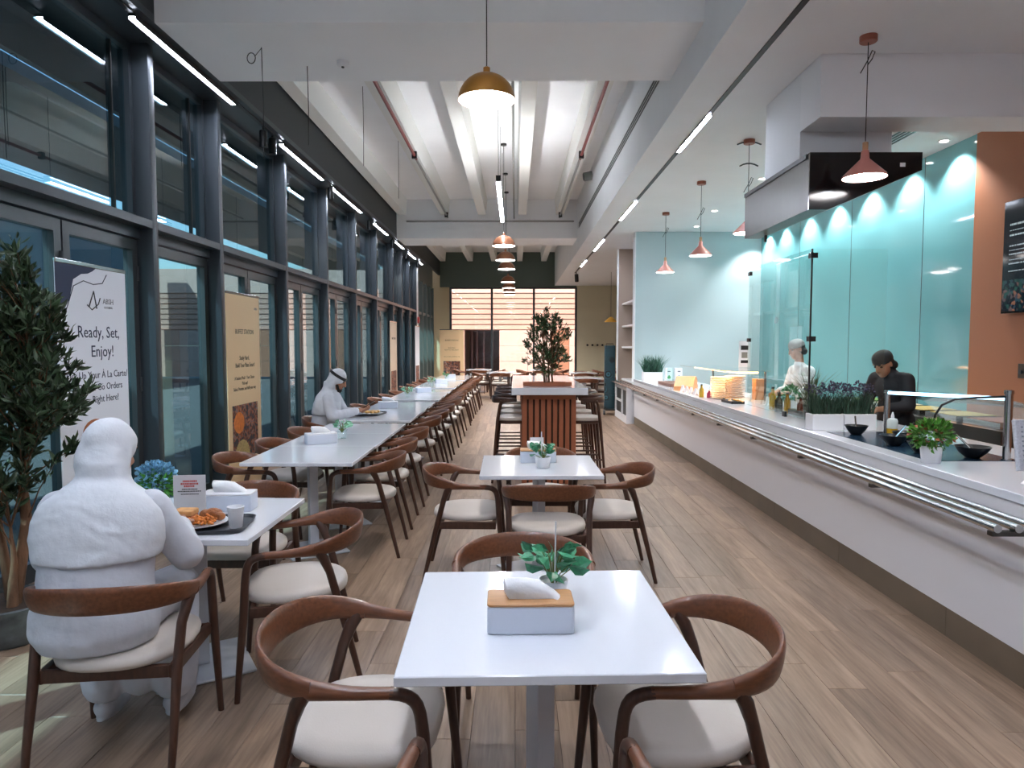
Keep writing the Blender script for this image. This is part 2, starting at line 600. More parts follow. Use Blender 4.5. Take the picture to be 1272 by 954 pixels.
# ---- window wall on the left
MULL = [-0.22, 1.84, 3.9, 5.95, 7.29, 9.36, 11.4, 13.43, 15.45, 17.5, 18.87, 20.2, 21.6]
mu_m = MB().rbox(XG - 0.06, XW, -0.045, 0.045, 0, BEAM, r=0.006, seg=2).mesh('mullion', smooth=30)
mu_m.materials.append(M_frame)
for k, y in enumerate(MULL):
    o = link('trim_%d' % (10 + k), mu_m, None, (0, y, 0))
    struct(o)
TR0, TR1 = 2.585, 2.65
for k in range(len(MULL) - 1):
    y0, y1 = MULL[k] + 0.045, MULL[k + 1] - 0.045
    w = group_struct('window_%d' % (k + 1), (XG, (y0 + y1) / 2, TR1))
    h = (y1 - y0) / 2
    fr = MB()
    fr.box(-0.06, XW - XG, -h, h, TR0 - TR1, 0)                  # transom
    fr.box(-0.04, 0.05, -h, h, BEAM - TR1 - 0.07, BEAM - TR1)   # head
    fr.box(-0.04, 0.05, -h, h, 0, 0.05)
    fr.box(-0.04, 0.05, -h, -h + 0.045, 0.05, BEAM - TR1 - 0.07)
    fr.box(-0.04, 0.05, h - 0.045, h, 0.05, BEAM - TR1 - 0.07)
    fr.build('window_frame', M_frame, w)
    MB().box(-0.006, 0.006, -h + 0.04, h - 0.04, 0.04, BEAM - TR1 - 0.06).build('pane', M_facade_glass, w)
    if k < 4:
        MB().box(-0.02, 0.014, h - 0.24, h - 0.225, 0.05, BEAM - TR1 - 0.07).build('glass_fin', M_black, w)
    # lower part: pairs of glazed doors, a fixed light in the narrow bays
    narrow = (y1 - y0) < 1.5
    d = group_struct('door_%d' % (k + 1), (XG, (y0 + y1) / 2, 0))
    MB().box(-0.05, 0.08, -h, h, TR0 - 0.09, TR0).build('door_head', M_frame, d)
    if narrow:
        leaves = [(-h, h)]
    else:
        leaves = [(-h, -0.01), (0.01, h)]
    for a, b in leaves:
        st = MB()
        sw = 0.075
        top = TR0 - 0.1
        st.box(-0.03, 0.05, a, a + sw, 0.0, top)
        st.box(-0.03, 0.05, b - sw, b, 0.0, top)
        st.box(-0.03, 0.05, a + sw, b - sw, top - 0.09, top)
        st.box(-0.03, 0.05, a + sw, b - sw, 0.0, 0.13)
        leaf = st.build('door_leaf', M_frame_edge, d)
        MB().box(-0.006, 0.006, a + sw - 0.01, b - sw + 0.01, 0.12, top - 0.08).build('pane', M_facade_glass, leaf)
        if not narrow:
            hb = MB()
            for z in (0.35, 1.25, 2.2):
                hb.cyl((0.055, b - 0.012, z - 0.06), (0.055, b - 0.012, z + 0.06), 0.012, 8)
            hb.build('hinge', M_frame_edge, leaf, smooth=40)
struct(MB().box(XG - 0.1, XW, 21.65, 21.95, 0, BEAM).build('wall_left_pier', M_white_wall))
# last stretch of the left wall with a grey-green glazed door
dd = group_struct('door_20', (XG, 24.0, 0))
ddm = MB()
for y in (-1.95, -0.9, 0.15, 1.2, 2.1):
    ddm.box(-0.05, 0.19, y - 0.05, y + 0.05, 0, 3.7)
ddm.box(-0.05, 0.15, -2.0, 2.15, 2.58, 2.66)
ddm.box(-0.05, 0.15, -2.0, 2.15, 3.66, 5.0)
ddm.build('door_frame', mat('olive_grey_frame', '#59605a', 0.5), dd)
MB().box(-0.006, 0.006, -1.9, 2.1, 0.05, 3.66).build('pane', M_facade_glass, dd)
# bay behind the camera: plain wall
struct(MB().box(XG - 0.1, XW, YN, -0.27, 0, BEAM).build('wall_left_near', M_white_wall))

# ---- far window
fw = group_struct('window_30', (0, YF, 0))
ff = MB()
for x in (-2.46, -0.89, 0.71, 2.31):
    ff.box(x - 0.04, x + 0.04, -0.06, 0.06, 0, 3.74)
ff.box(-2.46, 2.33, -0.05, 0.05, 3.68, 3.74)
ff.box(-2.46, 2.33, -0.05, 0.05, 0, 0.08)
ff.build('window_frame', M_frame, fw)
for a, b in ((-2.42, -0.93), (-0.85, 0.67), (0.75, 2.27)):
    MB().box(a - 0.01, b + 0.01, -0.006, 0.006, 0.07, 3.69).build('pane', M_far_glass, fw)

# ---- outdoors: paving, overhangs, stone buildings
struct(MB().box(-60, 40, -40, 70, -0.4, -0.1).build('ground_outside', M_concrete))
struct(MB().box(-4.35, XG - 0.12, -8, YF, 4.42, 4.62).build('canopy_near', M_black_panel))  # canopy split in two, the gap shaped to let in a sun band
struct(MB().box(-8.0, -5.3, -8, 27, 4.48, 4.62).build('canopy_far', M_black_panel))
co = struct(MB().box(-4.37, -4.30, -8, 27, 4.1, 4.42).build('canopy_edge', M_frame))  # fascia added to hide the canopy gap and trim the sun
struct(MB().box(-18, -17, -14, 32, 0, 6.6).build('building_left', M_grey_build))
fa = struct(MB().box(-2.44, 14, 33.0, 33.6, 0, 0.02).build('facade_far', M_pink_pale))
def panel(x0, x1, z0, z1, m=M_pink_pale, y=33.0):
    MB().box(x0 + 0.008, x1 - 0.008, y, y + 0.5, z0 + 0.008, z1 - 0.008).build('stone_panel', m, fa)
for x0, x1, m in ((-22, -19, M_pink_pale), (-19, -16.2, M_pink), (-16.2, -13.4, M_pink_pale), (-13.4, -11.4, M_rust), (-11.4, -9.0, M_pink_pale), (-9.0, -7.6, M_rust), (-7.6, -5.2, M_pink_pale),
                  (-5.2, -3.1, M_pink_pale), (-3.1, -2.44, M_pink), (-0.77, 0.6, M_pink_pale), (0.6, 1.75, M_pink_pale), (1.75, 2.6, M_rust), (2.6, 5, M_pink_pale)):
    for z0, z1 in ((0, 0.75), (0.75, 1.5), (1.5, 2.26)):
        panel(x0, x1, z0, z1, m)
for k in range(7):
    z = 2.30 + k * 0.25
    MB().box(-22, 8, 33.15, 33.24, z, z + 0.2).build('louvre', M_pink, fa)
MB().box(-22, 8, 33.25, 33.4, 2.26, 4.3).build('louvre_backing', M_pink_pale, fa)
MB().box(-22, 8, 33.14, 33.5, 4.05, 5.2).build('parapet', M_pink_pale, fa)
# shaded room seen through the far opening
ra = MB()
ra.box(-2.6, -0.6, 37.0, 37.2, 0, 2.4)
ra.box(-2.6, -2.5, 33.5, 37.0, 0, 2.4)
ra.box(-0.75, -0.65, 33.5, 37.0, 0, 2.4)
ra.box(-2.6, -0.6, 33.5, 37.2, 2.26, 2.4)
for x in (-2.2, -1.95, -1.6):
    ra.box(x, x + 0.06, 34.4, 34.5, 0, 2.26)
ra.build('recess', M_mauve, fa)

# ------------------------------------------------------------------ light fittings
def point_light(name, loc, energy, parent=None, color=(1, 0.93, 0.85), radius=0.06, spot=None, rot=None):
    if spot:
        d = bpy.data.lights.new(name, 'SPOT')
        d.spot_size = spot
        d.spot_blend = 0.6
    else:
        d = bpy.data.lights.new(name, 'POINT')
    d.energy = energy
    d.color = color
    d.shadow_soft_size = radius
    o = bpy.data.objects.new(name, d)
    COL.objects.link(o)
    o.location = loc
    if parent is not None:
        o.parent = parent
    if rot is not None:
        o.rotation_euler = rot
    return o

# copper dome pendants in a line over the aisle
def dome_pendant(loc, m, label, energy, ceil=5.05):
    t = thing('dome_pendant', label, 'lamp', loc, 0, 'dome pendants over the aisle')
    R = 0.2
    prof = [(R * math.cos(a), R * 0.92 * math.sin(a)) for a in [k * PI / 2 / 8 for k in range(8)]] + [(0.028, R * 0.92)]
    inner = [(r - 0.004 if r > 0.03 else r, z - 0.004 if z > 0.01 else z) for r, z in reversed(prof)]
    shd = MB().lathe(prof + [(0.02, R * 0.92), (0.018, R * 0.91)], 32, cap=False).build('lamp_shade', m, t, smooth=50, fix=False)
    MB().lathe([(r, z) for r, z in reversed([(R - 0.005, 0.001)] + [((R - 0.006) * math.cos(a), (R * 0.92 - 0.006) * math.sin(a)) for a in [k * PI / 2 / 8 for k in range(1, 8)]])], 32, cap=False).build('shade_lining', M_lamp_glow, shd, smooth=50, fix=False)
    MB().lathe([(0.012, R * 0.9), (0.024, R * 0.92), (0.024, R * 0.92 + 0.04), (0.006, R * 0.92 + 0.05)], 12).build('cap', m, t, smooth=40)
    MB().cyl((0, 0, R * 0.95), (0, 0, ceil - loc[2]), 0.004, 6).build('cord', M_black, t)
    MB().ell((0, 0, 0.07), (0.045, 0.045, 0.05), 12, 8).build('bulb', M_led, shd, smooth=60)
    MB().lathe([(0.05, ceil - loc[2] - 0.03), (0.05, ceil - loc[2])], 16).build('ceiling_rose', M_black, t)
    point_light('pendant_glow', (0, 0, 0.0), energy, t, spot=2.5)
    return t
names = ['golden dome pendant lamp nearest the camera, on a long black cord',
         'copper dome pendant, largest of the distant line over the aisle',
         'copper dome pendant, second largest of the distant line',
         'copper dome pendant, third of the distant line',
         'copper dome pendant, fourth of the distant line above the far window header',
         'copper dome pendant, fifth of the distant line in front of the louvres',
         'copper dome pendant, sixth of the distant line in front of the louvres',
         'smallest and farthest copper dome pendant of the line']
for k, y in enumerate((4.9, 12.05, 14.1, 15.8, 19.1, 21.1, 22.7, 24.0)):
    dome_pendant((-0.2, y, 3.3), M_copper_lit if k == 0 else M_copper, names[k], 26 if k == 0 else (40 if k < 3 else 75))

# salmon cone pendants over the servery counter
def cone_pendant(loc, label, wob):
    t = thing('cone_pendant', label, 'lamp', loc, 0, 'cone pendants over the counter')
    shd = MB().lathe([(0.15, 0.0), (0.145, 0.02), (0.03, 0.135), (0.026, 0.19), (0.02, 0.195)], 28, cap=False).build('lamp_shade', M_salmon, t, smooth=50, fix=False)
    MB().lathe([(0.024, 0.13), (0.14, 0.018), (0.146, 0.001)], 28, cap=False).build('shade_lining', M_lamp_glow, shd, smooth=50, fix=False)
    MB().lathe([(0.019, 0.19), (0.02, 0.25), (0.01, 0.255)], 12).build('lamp_holder', mat('pale_wood', '#b88f68', 0.5), t, smooth=40)
    H = CEIL - loc[2]
    c = MB().tube([(0, 0, 0.25), (0, 0, H - 0.03)], 0.0035, 6)
    c.tube([(0.0, 0, H - wob), (0.03, 0, H - wob + 0.04), (0.05, 0, H - wob + 0.09), (0.03, 0, H - wob + 0.1), (0.0, 0, H - wob + 0.03), (-0.05, 0, H - wob - 0.06)], 0.004, 5)
    c.build('cord', M_black, t)
    MB().lathe([(0.055, H - 0.045), (0.06, H - 0.04), (0.06, H - 0.001)], 20).build('ceiling_rose', mat('rose_copper', '#9c5a45', 0.4), t, smooth=40)
    MB().ell((0, 0, 0.05), (0.04, 0.04, 0.04), 12, 8).build('bulb', M_led, shd, smooth=60)
    if 7 < loc[1] < 8:
        for z, r in ((0.98, 0.13), (0.75, 0.1)):
            MB().tube([(r * u, 0, z - 0.03 * u * u) for u in (-1, -0.6, -0.2, 0.2, 0.6, 1)], 0.008, 6).build('wire_arc', M_frame, t, smooth=40)  # two dark curved bars set across the cord
    point_light('pendant_glow', (0, 0, 0.0), 10, t, spot=2.4)
    return t
for y, l, wb in ((5.05, 'salmon cone pendant lamp in front of the hood, the largest one', 0.2), (7.55, 'salmon cone pendant lamp half hidden behind the steel hood', 0.5),
             (9.45, 'salmon cone pendant lamp against the pale blue wall, nearer of the two', 0.45), (11.65, 'salmon cone pendant lamp against the pale blue wall, farther and smaller one', 0.35)):
    cone_pendant((2.53, y, 2.80), l, wb)
t = thing('yellow_pendant', 'small yellow cone pendant far back before the olive wall', 'lamp', (2.95, 21.2, 2.27))
MB().lathe([(0.2, 0), (0.195, 0.02), (0.07, 0.13), (0.02, 0.16)], 20, cap=False).build('lamp_shade', mat('yellow_lacquer', '#d9a33c', 0.4), t, smooth=50)
MB().tube([(0, 0, 0.15), (0, 0, CEIL - 2.27)], 0.005, 6).build('cord', M_black, t)

# LED strips and black spots along the window soffit
XL = -2.93
tr = struct(MB().box(XL - 0.022, XL + 0.022, -2.8, 22.0, BEAM - 0.012, BEAM).build('trim_5', M_black))
segs = [(-2.6, -0.8), (-0.2, 1.6), (2.0, 3.9), (5.37, 7.3), (8.72, 10.6), (11.1, 13.2), (14.4, 15.9), (17.0, 18.2), (19.0, 20.3), (21.0, 21.8)]  # first three carry the row on out of view, added to light the foreground
for k, (a, b) in enumerate(segs):
    t = thing('led_strip', '%s white LED strip from the camera along the window soffit' % ORD[k], 'light', (XL, (a + b) / 2, BEAM - 0.012), 0, 'LED strips along the window soffit')
    h = (b - a) / 2
    hm = MB().box(-0.03, 0.03, -h, h, -0.02, 0)
    hm.box(-0.03, -0.025, -h, h, -0.042, -0.02)
    hm.box(0.025, 0.03, -h, h, -0.042, -0.02)
    hm.build('housing', M_black, t)
    MB().box(-0.025, 0.025, -h + 0.005, h - 0.005, -0.026, -0.02).build('diffuser', M_led, t)
spot_m = None
spots = [(-2.93, 8.1), (-2.93, 8.4), (-2.93, 11.0), (-2.93, 13.9), (-2.93, 16.5), (-2.93, 18.6), (-2.93, 20.7)]
for k, (x, y) in enumerate(spots):
    lab = 'black cylinder spotlight on the window track, %s from the camera' % ORD[k]
    t = thing('track_spot', lab, 'light', (x, y, BEAM - 0.012), 0, 'black track spotlights by the windows')
    MB().cyl((0, 0, 0), (0, 0, -0.05), 0.012, 8).build('stem', M_black, t)
    MB().lathe([(0.036, -0.23), (0.045, -0.235), (0.045, -0.05), (0.03, -0.04)], 16).build('body', M_black, t, smooth=40)
    MB().lathe([(0.034, -0.229), (0.034, -0.225)], 14).build('lens', M_lamp_glow, t)
    point_light('spot_beam', (0, 0, -0.26), 25, t, spot=1.1, rot=(0, 0.35, 0), radius=0.03)
# black track with LED inserts in the servery ceiling
XR = 1.86
struct(MB().box(XR - 0.022, XR + 0.022, -2.8, 21.5, CEIL - 0.008, CEIL + 0.01).build('trim_6', M_black))
for k, (a, b) in enumerate(((-2.5, -1.0), (1.6, 3.1), (6.72, 7.98), (10.7, 12.3), (14.6, 16.3), (18.2, 19.6))):  # first two are out of view, added for light near the camera
    t = thing('led_insert', '%s white LED insert from the camera in the black ceiling track' % ORD[k], 'light', (XR, (a + b) / 2, CEIL - 0.008), 0, 'LED inserts in the servery ceiling track')
    h = (b - a) / 2
    hm = MB().box(-0.03, 0.03, -h, h, -0.004, 0)
    hm.box(-0.03, -0.024, -h, h, -0.016, -0.004)
    hm.box(0.024, 0.03, -h, h, -0.016, -0.004)
    hm.build('housing', M_black, t)
    MB().box(-0.024, 0.024, -h + 0.01, h - 0.01, -0.01, -0.004).build('diffuser', M_led, t)
t = thing('track_spot', 'black spotlight at the far end of the servery ceiling track', 'light', (XR, 21.0, CEIL - 0.008))
MB().cyl((0, 0, 0), (0, 0, -0.08), 0.015, 8).build('stem', M_black, t)
MB().cyl((0, -0.02, -0.08), (0.02, 0.05, -0.3), 0.06, 12).build('body', M_black, t, smooth=40)
# suspended linear lamp between the ribs
for yl, ll in ((10.95, 'slim white linear pendant hanging below the ceiling ribs'), (1.5, 'slim white linear pendant above the foreground tables')):  # the second lamp is unseen, added to brighten ceiling and foreground
    t = thing('linear_pendant', ll, 'light', (-0.23, yl, 3.8), 0, 'linear pendants')
    MB().box(-0.03, 0.03, -1.55, 1.55, 0, 0.05).build('housing', M_white_plastic, t)
    MB().box(-0.028, 0.028, -1.54, 1.54, -0.012, 0).build('diffuser', M_led, t)
    MB().box(-0.026, 0.026, -1.54, 1.54, 0.05, 0.056).build('upward_diffuser', mat('led_up', '#ffffff', 0.5, emit='#f6f6f6', estr=18.0), t)  # upward glow added to brighten the ribbed ceiling
    MB().box(-0.032, 0.032, -1.6, -1.55, -0.012, 0.062).build('end_cap', M_black, t)
    wm = MB()
    for y in (-1.5, 0, 1.5):
        wm.cyl((0, y, 0.056), (0, y, 1.2), 0.004, 5)
    wm.build('suspension_wire', M_black, t)

# downlights washing the teal wall
for k, y in enumerate((7.6, 8.5, 9.45, 10.4, 11.4, 12.4, 13.2)):
    t = thing('downlight', 'recessed downlight over the teal wall, %s from the orange wall' % ORD[k], 'light', (4.66, y, CEIL), 0, 'downlights washing the teal wall')
    MB().lathe([(0.045, -0.004), (0.07, -0.006), (0.072, 0.0)], 20).build('rim', M_white_plastic, t)
    MB().lathe([(0.042, -0.0075), (0.042, -0.005)], 16).build('lens', M_lamp_glow, t)
    point_light('downlight_beam', (0, 0, -0.03), 42, t, spot=1.9, radius=0.03, color=(0.95, 0.98, 1.0), rot=(0, -0.05, 0))
for k, (x, y) in enumerate(((3.3, 9.3), (3.3, 11.5), (3.3, 4.0), (3.4, 13.0))):
    t = thing('downlight', ['recessed downlight in the servery ceiling behind the hood', 'recessed downlight in the servery ceiling near the blue wall', 'recessed downlight in the servery ceiling before the drop beam', 'recessed downlight in the servery ceiling close to the blue end wall'][k], 'light', (x, y, CEIL), 0, 'downlights over the counter')
    MB().lathe([(0.045, -0.004), (0.07, -0.006), (0.072, 0.0)], 20).build('rim', M_white_plastic, t)
    MB().lathe([(0.042, -0.0075), (0.042, -0.005)], 16).build('lens', M_lamp_glow, t)
    point_light('downlight_beam', (0, 0, -0.03), 8 if k == 3 else 30, t, spot=1.9, radius=0.04, color=(1, 0.97, 0.93))

# services between the ribs
M_pipe = mat('red_pipe', '#7a2f2c', 0.45)
M_galv = mat('galvanised', '#9b9d9b', 0.4, metal=0.7)
for x, l in ((-1.62, 'dark red sprinkler pipe under the left ceiling rib'), (1.06, 'dark red sprinkler pipe under the right ceiling rib')):
    t = thing('sprinkler_pipe', l, 'pipe', (x, 6.78, 4.62))
    MB().cyl((0, 0, 0), (0, 4.6, 0), 0.024, 10).build('red_run', M_pipe, t, smooth=40)
    MB().cyl((0, 4.6, 0), (0, 9.8, 0), 0.022, 10).build('galvanised_run', M_galv, t, smooth=40)
    hm = MB()
    for y in (0.6, 4.4, 9.5):
        hm.box(-0.04, 0.04, y - 0.03, y + 0.03, -0.05, 0.06)
    hm.build('clamp', M_black, t)
t = tag(MB().cyl((-2.6, 16.55, 4.52), (1.4, 16.55, 4.52), 0.022, 10).build('conduit', M_galv), 'thin grey conduit running across the second beam', 'pipe')
t = tag(MB().cyl((-0.03, 6.8, 4.6), (-0.03, 16.6, 4.6), 0.018, 8).build('conduit', M_galv), 'thin grey conduit along the middle ceiling rib', 'pipe')
t = thing('slot_diffuser', 'long black slot air diffuser in the white bulkhead', 'vent', (XB, 11.6, 4.32))
for z in (0, 0.045, 0.09):
    MB().box(-0.006, 0.0, -4.6, 4.6, z - 0.012, z + 0.012).build('slot', M_black, t)
t = thing('slot_diffuser', 'black slot air diffuser in the servery ceiling beside the drop beam', 'vent', (4.0, 7.4, CEIL))
for x in (0, 0.05, 0.1, 0.15):
    MB().box(x - 0.012, x + 0.012, -1.0, 1.0, -0.006, 0.002).build('slot', M_black, t)
for p, l in (((-1.55, 6.3, BEAM), 'round white smoke detector under the near beam'),):
    t = thing('smoke_detector', l, 'detector', p)
    MB().lathe([(0.03, -0.045), (0.05, -0.035), (0.055, -0.012), (0.055, 0)], 18).build('body', M_white_plastic, t, smooth=40)
    MB().lathe([(0.012, -0.055), (0.014, -0.045)], 10).build('sensor', M_frame, t)
for p, l in (((1.33, 8.3, 4.86), 'grey round speaker high on the bulkhead, nearer one'), ((1.33, 13.5, 4.86), 'grey round speaker high on the bulkhead, farther one')):
    t = thing('speaker', l, 'speaker', p)
    MB().cyl((0.16, 0, 0), (0.0, 0, -0.03), 0.085, 18).build('body', mat('speaker_grey', '#7f8482', 0.6), t, smooth=40)
    MB().cyl((0.001, 0, -0.03), (-0.012, 0, -0.032), 0.07, 18).build('grille', M_frame, t, smooth=40)
for k, (x, y, z) in enumerate(((-2.17, 6.0, 3.2), (-1.9, 6.4, 3.42), (-2.05, 9.4, 4.0), (-1.85, 11.0, 3.9))):
    top = BEAM if 5.55 < y < 6.76 else 5.05
    t = tag(MB().tube([(x, y, top), (x + 0.005, y, (top + z) / 2), (x, y, z)], 0.004, 5).build('hanging_wire', M_black),
            ['thin dark wire hanging from the near beam, by its wire loop', 'thin dark wire hanging from the near beam beside the smoke detector', 'thin wire hanging behind the near beam on the left', 'thinnest far wire hanging from the ribbed ceiling on the left'][k], 'wire')
ring = [(-2.26 + 0.035 * math.cos(a), 6.0, BEAM - 0.09 + 0.045 * math.sin(a)) for a in [k * 2 * PI / 16 for k in range(17)]]
rw = MB().tube(ring, 0.004, 5)
rw.tube([(-2.225, 6.0, BEAM - 0.07), (-2.17, 6.0, BEAM - 0.005)], 0.003, 5)
tag(rw.build('wire_loop', M_black), 'small loop of dark wire under the near beam', 'wire')

# ------------------------------------------------------------------ chair
def bez(p0, p1, p2, p3, n):
    out = []
    for k in range(n + 1):
        t = k / n
        out.append(Vector(p0) * (1 - t) ** 3 + 3 * Vector(p1) * t * (1 - t) ** 2 + 3 * Vector(p2) * t * t * (1 - t) + Vector(p3) * t ** 3)
    return out

def make_chair():
    """faces +Y; origin on the floor under the seat centre"""
    t = thing('dining_chair', '', 'chair')
    # seat cushion: rounded D shape, slightly domed
    def outline(s, z):
        pts = []
        for k in range(28):
            a = 2 * PI * k / 28
            c, sn = math.cos(a), math.sin(a)
            e = 0.62 if sn > 0 else 0.8
            x = 0.245 * math.copysign(abs(c) ** e, c) * (1 - 0.10 * max(0, -sn))
            y = 0.235 * math.copysign(abs(sn) ** e, sn)
            pts.append((x * s, y * s, z))
        return pts
    MB().loft([outline(0.9, 0.418), outline(0.985, 0.424), outline(1.0, 0.438), outline(0.985, 0.455), outline(0.93, 0.466), outline(0.72, 0.471), outline(0.35, 0.470), outline(0.05, 0.469)]).build('seat', M_seat, t, smooth=60)
    # frame under the seat
    fr = MB()
    fr.sweep([(-0.235, 0.19, 0.393), (0.235, 0.19, 0.393)], (0.014, 0.026), 8, power=4)
    fr.sweep([(-0.215, -0.175, 0.393), (0.215, -0.175, 0.393)], (0.014, 0.026), 8, power=4)
    for s in (-1, 1):
        fr.sweep([(s * 0.235, 0.2, 0.393), (s * 0.225, -0.185, 0.393)], (0.014, 0.026), 8, power=4)
    fr.build('seat_frame', M_walnut_dark, t, smooth=40)
    ZA = 0.655
    for s in (-1, 1):
        # front leg runs up and bends back into the arm
        path = [(s * 0.262, 0.262, 0.0), (s * 0.258, 0.25, 0.15), (s * 0.252, 0.228, 0.39), (s * 0.25, 0.218, 0.54)] + \
            [tuple(p) for p in bez((s * 0.25, 0.214, 0.575), (s * 0.25, 0.208, 0.63), (s * 0.252, 0.195, ZA - 0.004), (s * 0.256, 0.13, ZA), 6)]
        n = len(path)
        sz = [(0.0125, 0.0125), (0.0145, 0.0145), (0.0185, 0.0185), (0.0185, 0.0185)] + [(0.018, 0.018)] * (n - 4)
        MB().sweep(path, sz, 10, ref=(s, 0, 0)).build('leg', M_walnut_dark, t, smooth=60)
        # arm: from the bend to the joint over the rear leg
        path = bez((s * 0.256, 0.14, ZA), (s * 0.266, 0.06, ZA + 0.002), (s * 0.276, 0.0, ZA + 0.006), (s * 0.2795, -0.084, ZA + 0.0165), 6)
        sz = [(0.0165, 0.0175), (0.017, 0.0175), (0.018, 0.018), (0.019, 0.019), (0.020, 0.021), (0.020, 0.025), (0.0185, 0.030)]
        MB().sweep(path, sz, 10).build('arm', M_walnut, t, smooth=60)
        # rear leg, splayed backwards, flowing into the arm
        path = [(s * 0.245, -0.285, 0.0), (s * 0.248, -0.25, 0.15), (s * 0.246, -0.19, 0.39), (s * 0.252, -0.145, 0.56), (s * 0.265, -0.12, 0.625), (s * 0.275, -0.095, 0.662)]
        sz = [(0.0125, 0.0125), (0.015, 0.015), (0.019, 0.019), (0.019, 0.019), (0.021, 0.023), (0.017, 0.02)]
        MB().sweep(path, sz, 10, ref=(0, 1, 0)).build('leg', M_walnut_dark, t, smooth=60)
    # back: one curved band, low at the joints and tall in the middle
    path, sz = [], []
    N = 22
    for k in range(N + 1):
        u = -1 + 2 * k / N
        a = u * PI / 2
        x = 0.279 * math.sin(a)
        y = -0.075 - 0.225 * abs(math.cos(a)) ** 0.85 if abs(u) < 1 else -0.075
        w = math.cos(u * PI / 2) ** 0.8 if abs(u) < 1 else 0
        path.append((x, y, ZA + 0.016 + 0.035 * w))
        sz.append((0.0185 - 0.0075 * w, 0.029 + 0.024 * w))
    # lean the band outward at the top with its own loft
    rings = []
    for i, (p, q) in enumerate(zip(path, sz)):
        p = Vector(p)
        tdir = (Vector(path[min(i + 1, N)]) - Vector(path[max(i - 1, 0)]))
        tdir.z = 0
        tdir.normalize()
        out = tdir.cross(Vector((0, 0, 1)))
        ring = []
        for j in range(12):
            th = 2 * PI * j / 12
            c = math.copysign(abs(math.cos(th)) ** 0.75, math.cos(th))
            s2 = math.copysign(abs(math.sin(th)) ** 0.75, math.sin(th))
            ring.append(p + out * (q[0] * c) + Vector((0, 0, 1)) * (q[1] * s2) + out * (0.16 * q[1] * s2))
        rings.append(ring)
    MB().loft(rings).build('backrest', M_walnut, t, smooth=60)
    return t

CHAIR = make_chair()
CHAIR_USED = [False]
def place_chair(x, y, face, label, group):
    """face: direction (degrees) the sitter looks, 90 = +Y"""
    rz = math.radians(face - 90)
    if not CHAIR_USED[0]:
        CHAIR_USED[0] = True
        CHAIR.location = (x, y, 0)
        CHAIR.rotation_euler = (0, 0, rz)
        CHAIR['label'] = label
        c = CHAIR
    else:
        c = copy_tree(CHAIR, (x, y, 0), rz, label)
    c['group'] = group
    return c

# ------------------------------------------------------------------ table
TS = 0.405
def make_table():
    t = thing('dining_table', '', 'table')
    MB().rbox(-TS + 0.001, TS - 0.001, -TS + 0.001, TS - 0.001, 0.722, 0.75, r=0.004, seg=2).build('tabletop', M_white_gloss, t, smooth=30)
    r = math.radians(32)
    MB().rbox(-0.033, 0.033, -0.033, 0.033, 0.012, 0.722, r=0.003, seg=2).build('column', mat('white_powder_coat', '#c9ccd2', 0.3), t, rot=(0, 0, r))
    MB().rbox(-0.22, 0.22, -0.22, 0.22, 0.0, 0.012, r=0.006, seg=2).build('base_plate', MATS['white_powder_coat'], t, rot=(0, 0, r))
    return t
TABLE = make_table()
TABLE_USED = [False]
def place_table(x, y, rot, label, group):
    if not TABLE_USED[0]:
        TABLE_USED[0] = True
        c = TABLE
        c.location = (x, y, 0)
        c.rotation_euler = (0, 0, math.radians(rot))
        c['label'] = label
    else:
        c = copy_tree(TABLE, (x, y, 0), math.radians(rot), label)
    c['group'] = group
    return c

GA = 'dining tables of the cafe'
GC = 'dining chairs of the cafe'
place_table(0.08, 2.115, 1.8, 'white square table in the foreground with the bamboo-lid tissue box', GA)
place_table(0.167, 4.78, 0.7, 'white square table standing in front of the terracotta bar', GA)
place_table(-1.565, 3.325, 0, 'white square table with the black food tray by the robed diner', GA)
place_chair(-0.46, 2.06, -2, 'walnut armchair left of the foreground table', GC)
place_chair(0.49, 2.07, 184, 'walnut armchair right of the foreground table', GC)
place_chair(0.035, 2.72, -90, 'walnut armchair behind the foreground table, its back to the next table', GC)
place_chair(0.02, 1.40, 90, 'walnut armchair at the bottom edge, only its arm ends in view', GC)
place_chair(-0.33, 4.72, 0, 'walnut armchair left of the table before the terracotta bar', GC)
place_chair(0.655, 4.74, 180, 'walnut armchair right of the table before the terracotta bar', GC)
place_chair(0.21, 4.35, 90, 'walnut armchair on the near side of the table before the terracotta bar', GC)
place_chair(0.2, 5.33, -90, 'walnut armchair squeezed between the table and the terracotta bar', GC)
place_chair(-1.515, 2.61, 97, 'walnut armchair the foreground robed diner sits on', GC)
place_chair(-1.06, 3.28, 196, 'walnut armchair at the aisle side of the food tray table', GC)
place_chair(-1.57, 3.88, -90, 'walnut armchair at the far side of the food tray table', GC)
BL = [('nearest block of joined window tables', 4.84), ('second block of joined window tables', 7.55), ('third block of joined window tables', 10.32), ('fourth block of joined window tables', 13.15), ('farthest block of joined window tables', 15.92)]
for b, (bn, y0) in enumerate(BL):
    for k in range(3):
        yc = y0 + TS + k * 2 * TS
        which = ['near', 'middle', 'far'][k]
        place_table(-1.57, yc, 0, 'white table, %s one of the %s' % (which, bn), GA)
        dx = random.uniform(-0.02, 0.03)
        place_chair(-1.17 + dx, yc + random.uniform(-0.03, 0.03), 180 + random.uniform(-4, 4), 'walnut armchair on the aisle side, %s place of the %s' % (which, bn), GC)
        if b == 1 and k == 0:
            place_chair(-2.16, yc - 0.02, 0, 'walnut armchair the man with the black head cord sits on', GC)
        else:
            place_chair(-1.99 - dx, yc + random.uniform(-0.03, 0.03), random.uniform(-4, 4), 'walnut armchair on the window side, %s place of the %s' % (which, bn), GC)
